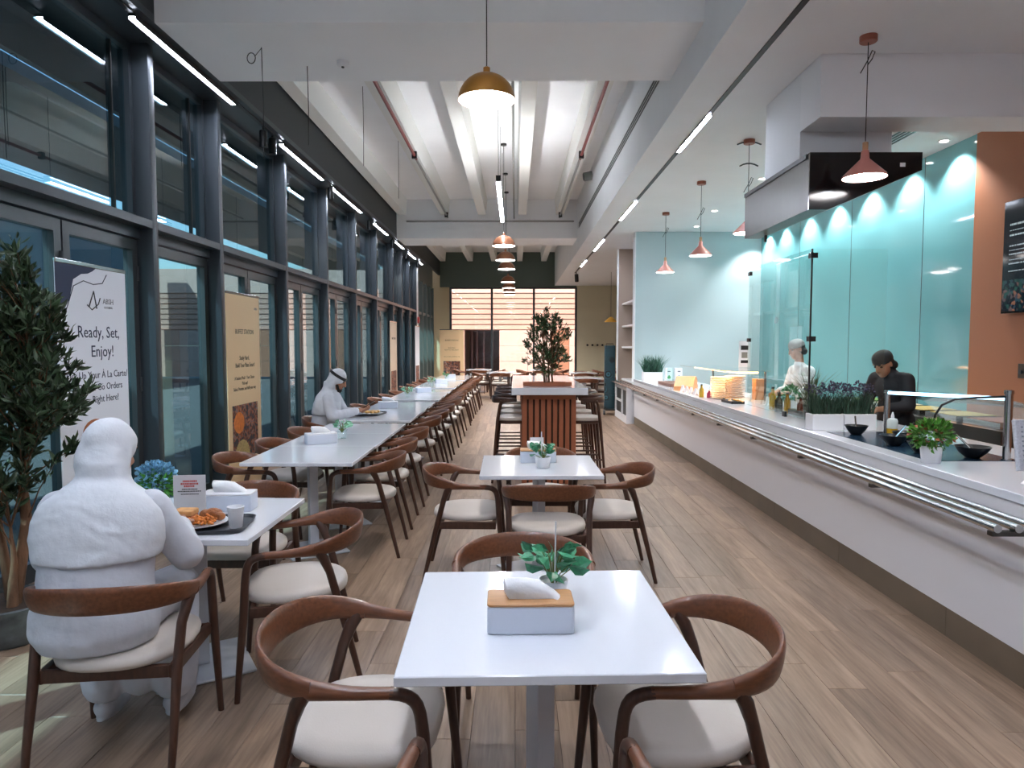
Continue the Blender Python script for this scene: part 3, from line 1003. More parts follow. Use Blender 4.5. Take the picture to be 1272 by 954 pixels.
# tables at the far end of the room
FAR = [(-0.45, 20.6, 'far white table just left of the bar'), (-1.2, 22.8, 'farthest white table on the left before the far window'), (0.9, 22.6, 'far white table behind the olive plant'),
       (1.75, 17.4, 'far white table nearest the bar on the right'), (2.0, 20.4, 'far white table on the right before the olive wall'), (3.4, 22.6, 'farthest white table on the right at the olive wall')]
for x, y, l in FAR:
    place_table(x, y, 0, l, GA)
    nm = l.replace('far white table', 'far table').replace('farthest white table', 'farthest table').split(',')[0]
    for dx, dy, f, w in ((-0.56, 0, 0, 'left'), (0.56, 0, 180, 'right'), (0, -0.56, 90, 'near'), (0, 0.56, -90, 'back')):
        place_chair(x + dx, y + dy, f + random.uniform(-8, 8), 'walnut armchair, %s side of the %s' % (w, nm), GC)

# ------------------------------------------------------------------ terracotta bar
bar = thing('bar_table', 'high bar with white top and terracotta slatted base', 'bar', (0.385, 0, 0))
MB().rbox(-0.425, 0.425, 7.59, 10.6, 1.03, 1.11, r=0.006, seg=2).build('bar_top', M_white_gloss, bar, smooth=30)
core = MB().box(-0.285, 0.285, 7.76, 10.4, 0, 1.03).build('bar_base', M_dark_gap, bar)
MB().box(-0.3, 0.3, 7.735, 10.42, 0.97, 1.03).build('top_rail', M_terracotta, bar)
sl = MB().rbox(-0.024, 0.024, -0.012, 0.012, 0.0, 0.97, r=0.003, seg=1).mesh('slat')
sl.materials.append(M_terracotta)
for k in range(9):
    link('slat', sl, bar, (-0.276 + k * 0.069, 7.748, 0))
for s in (-1, 1):
    for k in range(38):
        link('slat', sl, bar, (s * 0.297, 7.79 + k * 0.069, 0), (0, 0, PI / 2))

# bar stools
def make_stool():
    t = thing('bar_stool', '', 'stool')
    def outl(s, z):
        return [(0.19 * s * math.copysign(abs(math.cos(a)) ** 0.7, math.cos(a)), 0.18 * s * math.copysign(abs(math.sin(a)) ** 0.7, math.sin(a)), z) for a in [2 * PI * k / 24 for k in range(24)]]
    MB().loft([outl(0.93, 0.715), outl(1, 0.73), outl(0.98, 0.755), outl(0.7, 0.765), outl(0.1, 0.766)]).build('seat', M_seat, t, smooth=60)
    MB().loft([outl(0.9, 0.68), outl(0.97, 0.685), outl(0.97, 0.715), outl(0.9, 0.716)]).build('seat_frame', M_walnut_dark, t, smooth=40)
    for sx in (-1, 1):
        MB().sweep([(sx * 0.2, 0.19, 0), (sx * 0.16, 0.15, 0.7)], [(0.013, 0.013), (0.019, 0.019)], 8, ref=(0, 1, 0)).build('leg', M_walnut_dark, t, smooth=50)
        MB().sweep([(sx * 0.2, -0.22, 0), (sx * 0.165, -0.16, 0.7), (sx * 0.185, -0.13, 0.9), (sx * 0.2, -0.11, 0.95)], [(0.013, 0.013), (0.019, 0.019), (0.017, 0.017), (0.016, 0.016)], 8, ref=(0, 1, 0)).build('leg', M_walnut_dark, t, smooth=50)
    f = MB()
    f.cyl((-0.19, 0.17, 0.27), (0.19, 0.17, 0.27), 0.011, 8)
    for sx in (-1, 1):
        f.cyl((sx * 0.19, 0.17, 0.27), (sx * 0.19, -0.2, 0.27), 0.011, 8)
    f.build('footrest', M_walnut_dark, t, smooth=40)
    path = [(0.225 * math.sin(a), 0.02 - 0.235 * math.cos(a), 0.96) for a in [(-1 + 2 * k / 16) * 1.75 for k in range(17)]]
    MB().sweep(path, [(0.012, 0.02 + 0.022 * math.cos((-1 + 2 * k / 16) * PI / 2)) for k in range(17)], 8, power=3).build('backrest', M_walnut_dark, t, smooth=50)
    return t
ST = make_stool()
first = True
for s, side in ((-1, 'left'), (1, 'right')):
    for k in range(4):
        lab = '%s dark bar stool from the camera on the %s of the bar' % (ORD[k], side)
        loc = (0.385 + s * 0.43, 7.98 + k * 0.68, 0)
        rz = math.radians(-90 if s < 0 else 90)
        if first:
            ST.location = loc
            ST.rotation_euler = (0, 0, rz)
            ST['label'] = lab
            ST['group'] = 'bar stools'
            first = False
        else:
            copy_tree(ST, loc, rz, lab)

# ------------------------------------------------------------------ servery counter
ct = thing('servery_counter', 'long white servery counter with recessed brown plinth', 'counter', (2.36, 0, 0))
MB().box(0.0, 0.95, 1.2, 13.55, 0.16, 0.86).build('counter_body', M_counter_white, ct)
MB().rbox(-0.012, 0.98, 1.2, 13.58, 0.855, 0.9, r=0.006, seg=2).build('worktop', M_white_gloss, ct, smooth=30)
y = 1.2
k = 0
while y < 13.5:
    y1 = min(y + 1.24, 13.54)
    MB().box(0.0, 0.03, y + 0.002, y1 - 0.002, 0.0, 0.16).build('plinth_panel', M_toe, ct)
    y = y1
rl = thing('tray_rail', 'three chrome tray rail tubes on brackets in front of the counter', 'rail', (2.14, 0, 0.78))
for x in (0.0, 0.095, 0.185):
    MB().cyl((x, 3.0, 0), (x, 15.1, 0), 0.019, 14).build('rail_tube', M_chrome, rl, smooth=40)
yb = 3.02
while yb < 13.4:
    b = MB()
    b.box(-0.01, 0.222, yb, yb + 0.035, -0.04, -0.019)
    b.build('bracket', M_steel, rl)
    yb += 1.04
# white cubby unit at the end of the counter
cu = thing('cubby_unit', 'low white cubby unit at the far end of the servery', 'cabinet', (2.22, 13.62, 0))
m = MB()
D = 1.55
m.box(0.0, 0.143, 0, 0.05, 0, 0.72)
m.box(0.0, 0.143, D - 0.05, D, 0, 0.72)
m.box(0.0, 0.143, 0.05, D - 0.05, 0.0, 0.14)
m.box(0.0, 0.143, 0.05, D - 0.05, 0.66, 0.72)
m.box(0.0, 0.143, 0.62, 0.68, 0.14, 0.66)
m.box(0.0, 0.143, 0.68, D - 0.05, 0.38, 0.42)
m.build('carcass', M_counter_white, cu)
MB().box(0.03, 0.14, 0.05, D - 0.05, 0.14, 0.66).build('back_panel', M_black, cu)  # black fill set well forward, painting the shade inside the cubbies
MB().box(-0.01, 0.143, -0.01, D + 0.01, 0.72, 0.745).build('top', M_white_gloss, cu)

# shelves in the niche beyond the end wall
sh = thing('niche_shelf', 'white niche shelves beside the pale blue wall', 'shelf', (2.5, 14.9, 0))
for z in (0.75, 1.5, 1.98, 2.5):
    MB().box(0, 0.6, -1.08, 1.2, z, z + 0.04).build('shelf_board', M_white_plastic, sh)

# black display stand on wheels
bd = thing('display_stand', 'tall black banner stand with teal swirls, on wheels', 'stand', (2.145, 15.55, 0))
def swirl_mat():
    m = bpy.data.materials.new('teal_swirls')
    m.use_nodes = True
    nt = m.node_tree
    b = nt.nodes['Principled BSDF']
    N, L = nt.nodes.new, nt.links.new
    tc = N('ShaderNodeTexCoord')
    mp = N('ShaderNodeMapping'); mp.inputs['Scale'].default_value = (1, 1, 1)
    L(tc.outputs['Object'], mp.inputs[0])
    vo = N('ShaderNodeTexVoronoi'); vo.inputs['Scale'].default_value = 4.0
    L(mp.outputs[0], vo.inputs['Vector'])
    ml = N('ShaderNodeMath'); ml.operation = 'MULTIPLY'; ml.inputs[1].default_value = 55
    L(vo.outputs['Distance'], ml.inputs[0])
    sn = N('ShaderNodeMath'); sn.operation = 'SINE'
    L(ml.outputs[0], sn.inputs[0])
    cr = N('ShaderNodeValToRGB')
    cr.color_ramp.elements[0].position = 0.35; cr.color_ramp.elements[0].color = hexc('#0e1518')
    cr.color_ramp.elements[1].position = 0.8; cr.color_ramp.elements[1].color = hexc('#3c6f7d')
    L(sn.outputs[0], cr.inputs[0])
    L(cr.outputs[0], b.inputs['Base Color'])
    b.inputs['Roughness'].default_value = 0.4
    return m
MB().rbox(-0.12, 0.12, -0.05, 0.05, 0.12, 1.56, r=0.012, seg=2).build('panel', swirl_mat(), bd, smooth=40)
MB().box(-0.11, 0.11, -0.2, 0.2, 0.1, 0.125).build('foot', M_black, bd)
for sx in (-0.14, 0.14):
    MB().cyl((sx - 0.02, -0.17, 0.055), (sx + 0.02, -0.17, 0.055), 0.055, 14).build('wheel', mat('grey_rubber', '#55585a', 0.6), bd, smooth=40)
MB().tube([(-0.08, 0, 1.56), (-0.08, 0, 1.6), (0.08, 0, 1.6), (0.08, 0, 1.56)], 0.008, 6).build('handle', M_black, bd)

# ------------------------------------------------------------------ hood
hd = thing('extraction_hood', 'steel extraction hood with black glossy end panel hanging over the counter', 'hood', (0, 0, 0))
poly = [(2.26, 3.065), (3.12, 3.065), (3.12, 2.93), (2.41, 2.633), (2.26, 2.633)]
MB().prism(poly, 'y', 5.37, 6.83).build('hood_body', M_steel, hd)
def hood_end():
    m = bpy.data.materials.new('dark_mirror_end')
    m.use_nodes = True
    b = m.node_tree.nodes['Principled BSDF']
    b.inputs['Base Color'].default_value = hexc('#141416')
    b.inputs['Roughness'].default_value = 0.13
    b.inputs['Specular IOR Level'].default_value = 0.6
    return m
hep = MB().prism(poly, 'y', 5.35, 5.37).build('end_panel', hood_end(), hd)
MB().box(2.25, 2.262, 5.4, 6.83, 3.03, 3.065).build('top_trim', M_black, hd)
MB().prism([(2.95, 2.955), (2.99, 2.955), (2.99, 2.985), (2.95, 2.985)], 'y', 5.347, 5.35).build('sticker', M_white_plastic, hep)
MB().tube([(2.9, 5.6, 3.065), (2.9, 5.6, 3.09), (2.95, 5.6, 3.12), (3.0, 5.6, 3.09), (3.02, 5.6, 3.065)], 0.012, 6).build('cable', M_black, hd)
MB().box(2.38, 2.40, 6.6, 6.63, 2.57, 2.633).build('latch', M_black, hd)
# ------------------------------------------------------------------ tall glass screen at the grill
gs = thing('glass_screen', 'tall clear glass screen with black corner hinges on the counter', 'screen', (2.6, 6.06, 0.9))
MB().box(-0.005, 0.005, 0.01, 1.6, 0.02, 1.53).build('side_pane', M_clear_glass, gs)
MB().box(0.01, 0.66, -0.005, 0.005, 0.02, 1.53).build('front_pane', M_clear_glass, gs)
cpo = MB().box(-0.006, 0.006, -0.006, 0.006, 0, 1.53).build('corner_post', M_black, gs)
for z in (0.05, 0.72, 1.45):
    h = MB()
    h.box(-0.012, 0.045, -0.014, 0.012, z, z + 0.045)
    h.box(-0.014, 0.012, -0.012, 0.045, z, z + 0.045)
    h.build('hinge', M_black, cpo)
for z in (0.72, 1.45):
    MB().box(-0.014, 0.014, 1.55, 1.61, z, z + 0.04).build('clamp', M_black, gs)
MB().box(-0.012, 0.012, 0.5, 0.56, 0.0, 0.05).build('clamp', M_black, gs)

# ------------------------------------------------------------------ menu screen on the orange wall
tv = thing('menu_screen', 'black wall menu screen with white text and food picture on the orange wall', 'screen', (XT - 0.006, 6.46, 2.435))
MB().rbox(-0.06, -0.004, -0.34, 0.34, -0.54, 0.54, r=0.004, seg=1).build('casing', M_black_gloss, tv)
def menu_mat():
    m = bpy.data.materials.new('menu_display')
    m.use_nodes = True
    nt = m.node_tree
    b = nt.nodes['Principled BSDF']
    N, L = nt.nodes.new, nt.links.new
    tc = N('ShaderNodeTexCoord')
    sp = N('ShaderNodeSeparateXYZ')
    L(tc.outputs['Object'], sp.inputs[0])
    # picture of food in the lower part
    n = N('ShaderNodeTexVoronoi'); n.inputs['Scale'].default_value = 30
    L(tc.outputs['Object'], n.inputs['Vector'])
    cr = N('ShaderNodeValToRGB')
    els = cr.color_ramp.elements
    els[0].position = 0.0; els[0].color = hexc('#0b1a22')
    els[1].position = 1.0; els[1].color = hexc('#4c4a46')
    for p, c in ((0.45, '#10222c'), (0.55, '#2f5a4f'), (0.7, '#32495a'), (0.85, '#9a6a55')):
        e = els.new(p); e.color = hexc(c)
    L(n.outputs['Color'], cr.inputs[0])
    lt = N('ShaderNodeMath'); lt.operation = 'LESS_THAN'; lt.inputs[1].default_value = -0.22
    L(sp.outputs['Z'], lt.inputs[0])
    mx = N('ShaderNodeMix'); mx.data_type = 'RGBA'
    mx.inputs[6].default_value = hexc('#0e171d')
    L(lt.outputs[0], mx.inputs[0]); L(cr.outputs[0], mx.inputs[7])
    b.inputs['Base Color'].default_value = (0.01, 0.012, 0.015, 1)
    b.inputs['Roughness'].default_value = 0.08
    L(mx.outputs[2], b.inputs['Emission Color'])
    b.inputs['Emission Strength'].default_value = 0.18
    return m
tvd = MB().box(-0.062, -0.06, -0.325, 0.325, -0.52, 0.52).build('display', menu_mat(), tv)
M_menu_text = mat('menu_text', '#8f9a9f', 0.6, emit='#8a979d', estr=0.25)
# rows of small print: not legible in the photograph, kept as thin broken strokes
random.seed(3)
for z, w, hh in ((0.30, 0.42, 0.035), (0.25, 0.36, 0.014), (0.20, 0.33, 0.028), (0.10, 0.40, 0.022), (0.06, 0.30, 0.012), (0.02, 0.24, 0.022), (-0.03, 0.34, 0.012), (-0.07, 0.30, 0.022), (-0.14, 0.28, 0.016)):
    mb = MB()
    u = 0.25
    while u > 0.25 - w:
        g = random.uniform(0.01, 0.03)
        mb.box(-0.0632, -0.062, u - g, u, z, z + hh * 0.55)
        u -= g + random.uniform(0.003, 0.012)
    mb.build('menu_line', M_menu_text, tvd)
sw = thing('wall_switch', 'small grey switch plate on the orange wall', 'switch', (XT - 0.006, 6.55, 1.33))
MB().rbox(-0.012, 0.0, -0.05, 0.05, -0.06, 0.08, r=0.003, seg=1).build('plate', M_steel, sw)
MB().cyl((-0.03, 0.0, 0.0), (-0.012, 0.0, 0.0), 0.02, 10).build('knob', M_frame, sw, smooth=40)

# ------------------------------------------------------------------ food guard, prep line
fg = thing('food_guard', 'low glass food guard on two steel posts over the counter', 'guard', (0, 0, 0.9))
for x, y, h in ((2.95, 4.09, 0.40), (2.86, 5.26, 0.32)):
    p = MB().cyl((x, y, 0), (x, y, h), 0.022, 16)
    p.lathe([(0.03, 0), (0.03, 0.01)], 16, (x, y, 0))
    p.lathe([(0.026, h), (0.026, h + 0.02), (0.018, h + 0.024)], 16, (x, y, 0))
    p.build('post', M_chrome, fg, smooth=40)
gp = MB()
A = [(2.86, 5.28, 0.33), (3.15, 5.28, 0.27), (3.32, 5.28, 0.12)]
B = [(2.95, 4.12, 0.37), (3.2, 4.12, 0.31), (3.36, 4.12, 0.14)]
for q in range(2):
    a0, a1, b0, b1 = A[q], A[q + 1], B[q], B[q + 1]
    gp.add([a0, b0, b1, a1, (a0[0], a0[1], a0[2] - 0.008), (b0[0], b0[1], b0[2] - 0.008), (b1[0], b1[1], b1[2] - 0.008), (a1[0], a1[1], a1[2] - 0.008)],
           [(0, 1, 2, 3), (7, 6, 5, 4), (0, 4, 5, 1), (1, 5, 6, 2), (2, 6, 7, 3), (3, 7, 4, 0)])
gp.build('guard_glass', M_clear_glass, fg)
MB().tube([(2.95, 4.09, 0.385), (2.8, 4.14, 0.375), (2.70, 4.2, 0.36), (2.645, 4.24, 0.32), (2.62, 4.26, 0.26), (2.615, 4.27, 0.2)], 0.007, 8).build('gooseneck', M_black, fg)
MB().cyl((2.86, 5.26, 0.325), (2.95, 4.09, 0.372), 0.012, 10).build('lamp_bar', mat('cool_led', '#cfe9ff', 0.3, emit='#9fdcff', estr=1.6), fg, smooth=40)
bl = thing('back_bench', 'steel prep bench with open pans behind the counter', 'bench', (4.2, 0, 0))
MB().box(0, 0.6, 5.9, 9.5, 0, 0.84).build('bench_body', M_steel, bl)
for yy in (6.0, 6.6, 7.2, 7.8, 8.4):
    m = MB()
    m.box(0.06, 0.5, yy, yy + 0.5, 0.84, 0.9)
    m.build('pan', M_chrome, bl)
    MB().box(0.09, 0.47, yy + 0.03, yy + 0.47, 0.9, 0.905).build('pan_food', mat('pan_food_%d' % int(yy * 10), random.choice(['#a8924a', '#6d8a3e', '#b9b29a', '#8a4a2c']), 0.7, noise=0.4, nscale=60), bl)

# ------------------------------------------------------------------ small things on the counter
def leafball(mb, c, r, n, size, squash=(1, 1, 1), up=0.3, wid=0.42, rng=random):
    for _ in range(n):
        d = Vector((rng.gauss(0, 1), rng.gauss(0, 1), rng.gauss(0, 1) + up)).normalized()
        rr = r * (0.35 + 0.65 * rng.random() ** 0.5)
        p = Vector(c) + Vector((d.x * rr * squash[0], d.y * rr * squash[1], d.z * rr * squash[2]))
        leaf(mb, p, (d + Vector((rng.gauss(0, .4), rng.gauss(0, .4), rng.gauss(0, .4)))).normalized(), size * rng.uniform(0.7, 1.25), wid, rng)
def leaf(mb, p, d, L, wid=0.3, rng=random):
    ref = Vector((rng.gauss(0, 1), rng.gauss(0, 1), rng.gauss(0, 1)))
    s = d.cross(ref)
    if s.length < 1e-3:
        return
    s.normalize()
    nrm = s.cross(d)
    W = L * wid / 2
    a = p
    m1 = p + d * L * 0.35
    m2 = p + d * L * 0.7 + nrm * L * 0.04
    e = p + d * L
    mb.add([a, m1 + s * W + nrm * W * 0.4, m2 + s * W * 0.8 + nrm * W * 0.3, e, m2 - s * W * 0.8 + nrm * W * 0.3, m1 - s * W + nrm * W * 0.4, m1, m2],
           [(0, 1, 6), (0, 6, 5), (1, 2, 7, 6), (6, 7, 4, 5), (2, 3, 7), (7, 3, 4)])
def blades(mb, x0, x1, y0, y1, z, n, h, w, spread=0.25, rng=random):
    for _ in range(n):
        p = Vector((rng.uniform(x0, x1), rng.uniform(y0, y1), z))
        d = Vector((rng.gauss(0, spread), rng.gauss(0, spread), 1)).normalized()
        hh = h * rng.uniform(0.6, 1.1)
        s = Vector((rng.gauss(0, 1), rng.gauss(0, 1), 0)).normalized() * w / 2
        mid = p + d * hh * 0.55
        tip = p + d * hh + Vector((d.x, d.y, 0)) * hh * 0.4
        mb.add([p - s, p + s, mid + s * 0.8, tip, mid - s * 0.8], [(0, 1, 2, 4), (4, 2, 3)])
# bowls
M_bowl = mat('black_melamine', '#17181a', 0.3)
def bowl(x, y, label, r=0.085, spoon=True, ang=0.5):
    t = thing('bowl', label, 'bowl', (x, y, 0.903), 0, 'black bowls on the blue mat')
    MB().lathe([(0.035, 0), (0.04, 0.004), (r * 0.75, 0.035), (r, 0.072), (r * 0.96, 0.072), (r * 0.7, 0.04), (0.03, 0.012), (0.002, 0.01)], 28).build('bowl_body', M_bowl, t, smooth=50)
    if spoon:
        c, s = math.cos(ang), math.sin(ang)
        m = MB().tube([(-0.02 * c, -0.02 * s, 0.03), (0.11 * c, 0.11 * s, 0.13)], 0.006, 6)
        m.build('tongs', M_chrome, t)
    MB().lathe([(0.002, 0.03), (r * 0.62, 0.034), (r * 0.64, 0.036), (0.002, 0.045)], 20).build('topping', mat('pickle', '#4a3a2a', 0.8, noise=0.4, nscale=90), t)
mt = tag(MB().rbox(2.47, 3.02, 4.06, 5.42, 0.9, 0.903, r=0.01, seg=2).build('counter_mat', mat('navy_mat', '#1c3144', 0.22)), 'dark blue glossy mat lying under the black bowls', 'mat')
bowl(2.62, 5.24, 'black bowl nearest the white planter boxes', 0.085, True, 1.2)
bowl(2.60, 4.68, 'black bowl with steel tongs in the middle of the blue mat', 0.09, True, 0.4)
bowl(2.78, 4.85, 'black bowl behind the one with tongs, by the sauce bottle', 0.09, True, 0.6)
bowl(2.60, 4.36, 'black bowl half hidden left of the red-tipped potted plant', 0.085, False)
bowl(2.80, 4.17, 'black bowl right of the red-tipped potted plant', 0.1, True, 1.9)
sb = thing('sauce_bottle', 'clear squeeze bottle half full of yellow oil behind the bowls', 'bottle', (2.78, 5.03, 0.903))
MB().lathe([(0.034, 0), (0.036, 0.005), (0.036, 0.07), (0.036, 0.075)], 18).build('oil', mat('yellow_oil', '#d8a92c', 0.25), sb, smooth=40)
MB().lathe([(0.0365, 0.075), (0.0365, 0.13), (0.03, 0.145), (0.012, 0.15)], 18).build('bottle_body', mat('cloudy_plastic', '#c9d2cf', 0.35), sb, smooth=40)
MB().lathe([(0.012, 0.15), (0.012, 0.165), (0.004, 0.195)], 12).build('nozzle', M_white_plastic, sb, smooth=40)
# potted plant with red tips
pp = thing('potted_plant', 'round green plant with red tips in a white pot on the counter', 'plant', (2.455, 4.02, 0.9))
MB().lathe([(0.048, 0), (0.05, 0.002), (0.06, 0.095), (0.062, 0.1), (0.055, 0.1), (0.053, 0.085), (0.002, 0.084)], 24).build('pot', M_white_plastic, pp, smooth=40)
m = MB(); leafball(m, (0, 0, 0.165), 0.095, 420, 0.04, (1.1, 1.1, 0.8), 0.5, 0.5); stuff(m.build('foliage', mat('leaf_mid', '#4f8a2f', 0.45, island=0.5), pp, fix=False))
m = MB(); leafball(m, (0, 0, 0.165), 0.105, 70, 0.028, (1.1, 1.1, 0.8), 0.4, 0.6); stuff(m.build('red_tips', mat('leaf_red', '#9a5238', 0.5, island=0.4), pp, fix=False))
# white planter boxes with lavender grass
for k, (x0, x1) in enumerate(((2.40, 2.655), (2.66, 2.92))):
    pb = thing('planter_box', ['left white planter box with grass and purple tips before the glass screen', 'right white planter box with grass and purple tips before the glass screen'][k], 'planter', ((x0 + x1) / 2, 5.58, 0.9), 0, 'white planter boxes')
    w = (x1 - x0) / 2 - 0.002
    MB().rbox(-w, w, -0.07, 0.07, 0, 0.13, r=0.004, seg=1).build('box', M_white_plastic, pb)
    m = MB(); blades(m, -w + 0.01, w - 0.01, -0.055, 0.055, 0.12, 420, 0.2, 0.008, 0.22); stuff(m.build('grass', mat('grass_dark', '#2f4a38', 0.6, island=0.5), pb, fix=False))
    m = MB()
    for _ in range(26):
        c = (random.uniform(-w, w), random.uniform(-0.06, 0.06), random.uniform(0.30, 0.36))
        leafball(m, c, 0.018, 14, 0.02, (1, 1, 1.6), 0.6, 0.6)
    stuff(m.build('purple_tips', mat('lavender', '#3f3a4f', 0.7, island=0.4), pb, fix=False))
# dark vase with grass, oil bottles and jars behind the side pane
vs = thing('vase', 'tall dark vase with thin grass behind the glass screen', 'vase', (2.72, 6.3, 0.9))
MB().lathe([(0.05, 0), (0.052, 0.004), (0.07, 0.2), (0.065, 0.2), (0.05, 0.02)], 20).build('vase_body', mat('dark_glaze', '#2c3228', 0.35), vs, smooth=40)
m = MB(); blades(m, -0.04, 0.04, -0.04, 0.04, 0.15, 160, 0.34, 0.006, 0.3); stuff(m.build('grass', mat('grass_olive', '#55603a', 0.6, island=0.5), vs, fix=False))
def bottle(x, y, h, r, col, label, cap='#222222', z=0.9, cat='bottle', group='bottles and jars on the counter'):
    t = thing('bottle', label, cat, (x, y, z), 0, group)
    MB().lathe([(r * 0.95, 0), (r, 0.004), (r, h * 0.6), (r * 0.45, h * 0.75), (r * 0.4, h * 0.92)], 16).build('bottle_body', mat('bottle_' + col, col, 0.2), t, smooth=50)
    MB().lathe([(r * 0.45, h * 0.92), (r * 0.45, h), (r * 0.3, h * 1.01)], 12).build('bottle_cap', mat('cap_' + cap, cap, 0.4), t, smooth=40)
bottle(2.75, 7.3, 0.24, 0.035, '#c79a2e', 'yellow oil bottle behind the glass screen, leftmost')
bottle(2.72, 7.05, 0.2, 0.04, '#2b3322', 'dark green bottle behind the glass screen')
bottle(2.74, 6.88, 0.21, 0.032, '#b98728', 'amber oil bottle behind the glass screen, beside the dark green one')
bottle(2.78, 6.65, 0.18, 0.035, '#6a2f22', 'red-brown sauce bottle behind the glass screen')
bottle(2.44, 8.95, 0.17, 0.03, '#c9a53a', 'yellow sauce bottle standing left of the plate stack', '#2b2b2b')
bottle(2.52, 8.88, 0.1, 0.03, '#b8485f', 'small pink jar standing left of the plate stack', '#f0f0f0', cat='jar')
ph = thing('herb_pot', 'small green herb in a clear pot behind the glass screen', 'plant', (2.9, 7.2, 0.9))
MB().lathe([(0.05, 0), (0.06, 0.1), (0.055, 0.1), (0.045, 0.01)], 18).build('pot', M_white_plastic, ph, smooth=40)
m = MB(); leafball(m, (0, 0, 0.17), 0.08, 160, 0.04); stuff(m.build('foliage', M_green, ph, fix=False))
# pan of grilled food under the hood
gr = thing('grill_dish', 'steel dish of grilled food behind the glass screen', 'dish', (2.85, 6.6, 0.9))
MB().rbox(-0.12, 0.12, -0.2, 0.25, 0, 0.05, r=0.02, seg=3).build('dish_body', M_steel, gr)
m = MB()
for _ in range(26):
    m.ell((random.uniform(-0.09, 0.09), random.uniform(-0.16, 0.2), 0.055), (0.03, 0.03, 0.018), 8, 6)
m.build('grilled_food', mat('grilled', '#9a4f2c', 0.5, noise=0.3, nscale=50), gr, smooth=60)
# plate stack
for s, (x, y, l) in enumerate(((2.62, 8.72, 'nearer'), (2.88, 8.95, 'farther'))):
    for k in range(15):
        t = tag(MB().lathe([(0.08, 0), (0.085, 0.001), (0.13, 0.010), (0.132, 0.0125), (0.126, 0.0125), (0.075, 0.005), (0.002, 0.005)], 24).build('plate', mat('ivory_plate', '#e6d8c8', 0.25), None, smooth=50),
                'ivory plate in the %s tall stack on the counter' % l, 'plate', 'plates in the %s stack' % l)
        t.location = (x, y, 0.902 + k * 0.019)
pk = tag(MB().rbox(-0.06, 0.06, -0.07, 0.07, 0, 0.26, r=0.006, seg=1).build('tan_box', mat('tan_card', '#b98d6c', 0.6)), 'upright tan box beside the plate stacks', 'box')
pk.location = (3.06, 8.6, 0.9)
# tray of cutlery / napkins before the stacks
ctr = thing('condiment_tray', 'dark condiment tray with sachets right of the plate stack', 'tray', (2.58, 8.1, 0.9), 0.1)
MB().rbox(-0.08, 0.08, -0.16, 0.16, 0, 0.03, r=0.01, seg=2).build('tray_body', M_black, ctr)
for k in range(8):
    MB().box(-0.06, 0.06, -0.015, 0.015, 0, 0.012).build('sachet', mat('sachet_%d' % (k % 3), ['#d9a23c', '#27405c', '#e6e2da'][k % 3], 0.5), ctr, loc=(random.uniform(-0.01, 0.01), -0.13 + k * 0.037, 0.032), rot=(0, random.uniform(-0.3, 0.3), random.uniform(-0.5, 0.5)))
# second glass guard over the plates
g2 = thing('plate_guard', 'clear glass shelf guard above the plate stacks', 'guard', (0, 0, 0.9))
MB().box(2.55, 3.1, 8.3, 10.6, 0.36, 0.372).build('guard_glass', M_clear_glass, g2)
for x, y in ((3.05, 8.35), (3.05, 10.55)):
    MB().cyl((x, y, 0), (x, y, 0.36), 0.014, 10).build('post', M_chrome, g2, smooth=40)
MB().box(2.72, 2.98, 8.4, 10.4, 0.335, 0.358).build('heat_lamp', mat('heat_lamp', '#ffd9b0', 0.5, emit='#ffb877', estr=3.2), g2)
MB().box(2.715, 2.985, 8.39, 10.41, 0.358, 0.3595).build('lamp_cover', M_steel, g2)  # plate added to keep the lamp's upward glow off the ceiling
# framed sign standing on the guard
sg = thing('framed_sign', 'white framed menu sign standing behind the plate stacks', 'sign', (3.14, 9.4, 1.275))
MB().box(-0.075, 0.075, -0.006, 0.006, 0, 0.36).build('sign_board', M_white_plastic, sg)
MB().box(-0.05, 0.05, -0.008, -0.006, 0.24, 0.30).build('print_block', M_text_black, sg)
MB().box(-0.05, 0.05, -0.008, -0.006, 0.06, 0.10).build('print_block', M_text_black, sg)
MB().box(-0.04, 0.04, -0.008, -0.006, 0.13, 0.21).build('print_block', mat('sign_grey', '#8c8880', 0.7), sg)
# bamboo cutlery box
bb = thing('bamboo_box', 'bamboo cutlery dispenser with slanted lid on the far counter', 'box', (2.62, 10.5, 0.9))
MB().prism([(-0.3, 0), (0.3, 0), (0.3, 0.12), (0.12, 0.2), (-0.05, 0.2), (-0.3, 0.06)], 'y', -0.14, 0.14).build('box_body', M_bamboo, bb)
MB().box(-0.22, -0.08, -0.11, 0.11, 0.12, 0.15).build('opening', M_text_black, bb, rot=(0, -0.5, 0))  # solid black piece painting the dark inside an opening
bb.rotation_euler = (0, 0, 1.2)
# two dispensers with coloured drops
for k, (x, c, l) in enumerate(((2.80, '#2f8a4a', 'white sanitiser dispenser with a green drop'), (2.98, '#2f6fb0', 'white sanitiser dispenser with a blue drop'))):
    t = thing('dispenser', l + ' on the far counter', 'dispenser', (x, 12.5, 0.9), 0, 'sanitiser dispensers')
    MB().rbox(-0.065, 0.065, -0.05, 0.05, 0.02, 0.26, r=0.015, seg=2).build('body', M_white_plastic, t, smooth=40)
    MB().lathe([(0.002, 0.09), (0.03, 0.10), (0.035, 0.12), (0.015, 0.16), (0.002, 0.18)], 12, (0, 0, 0)).build('drop_mark', mat('drop_%d' % k, c, 0.5), t, smooth=60).location = (0, -0.035, -0.03)
    MB().box(-0.025, 0.025, -0.052, -0.05, 0.19, 0.205).build('logo_mark', M_text_navy, t)
    MB().box(-0.06, 0.06, -0.05, 0.05, 0.0, 0.02).build('foot', M_white_plastic, t)
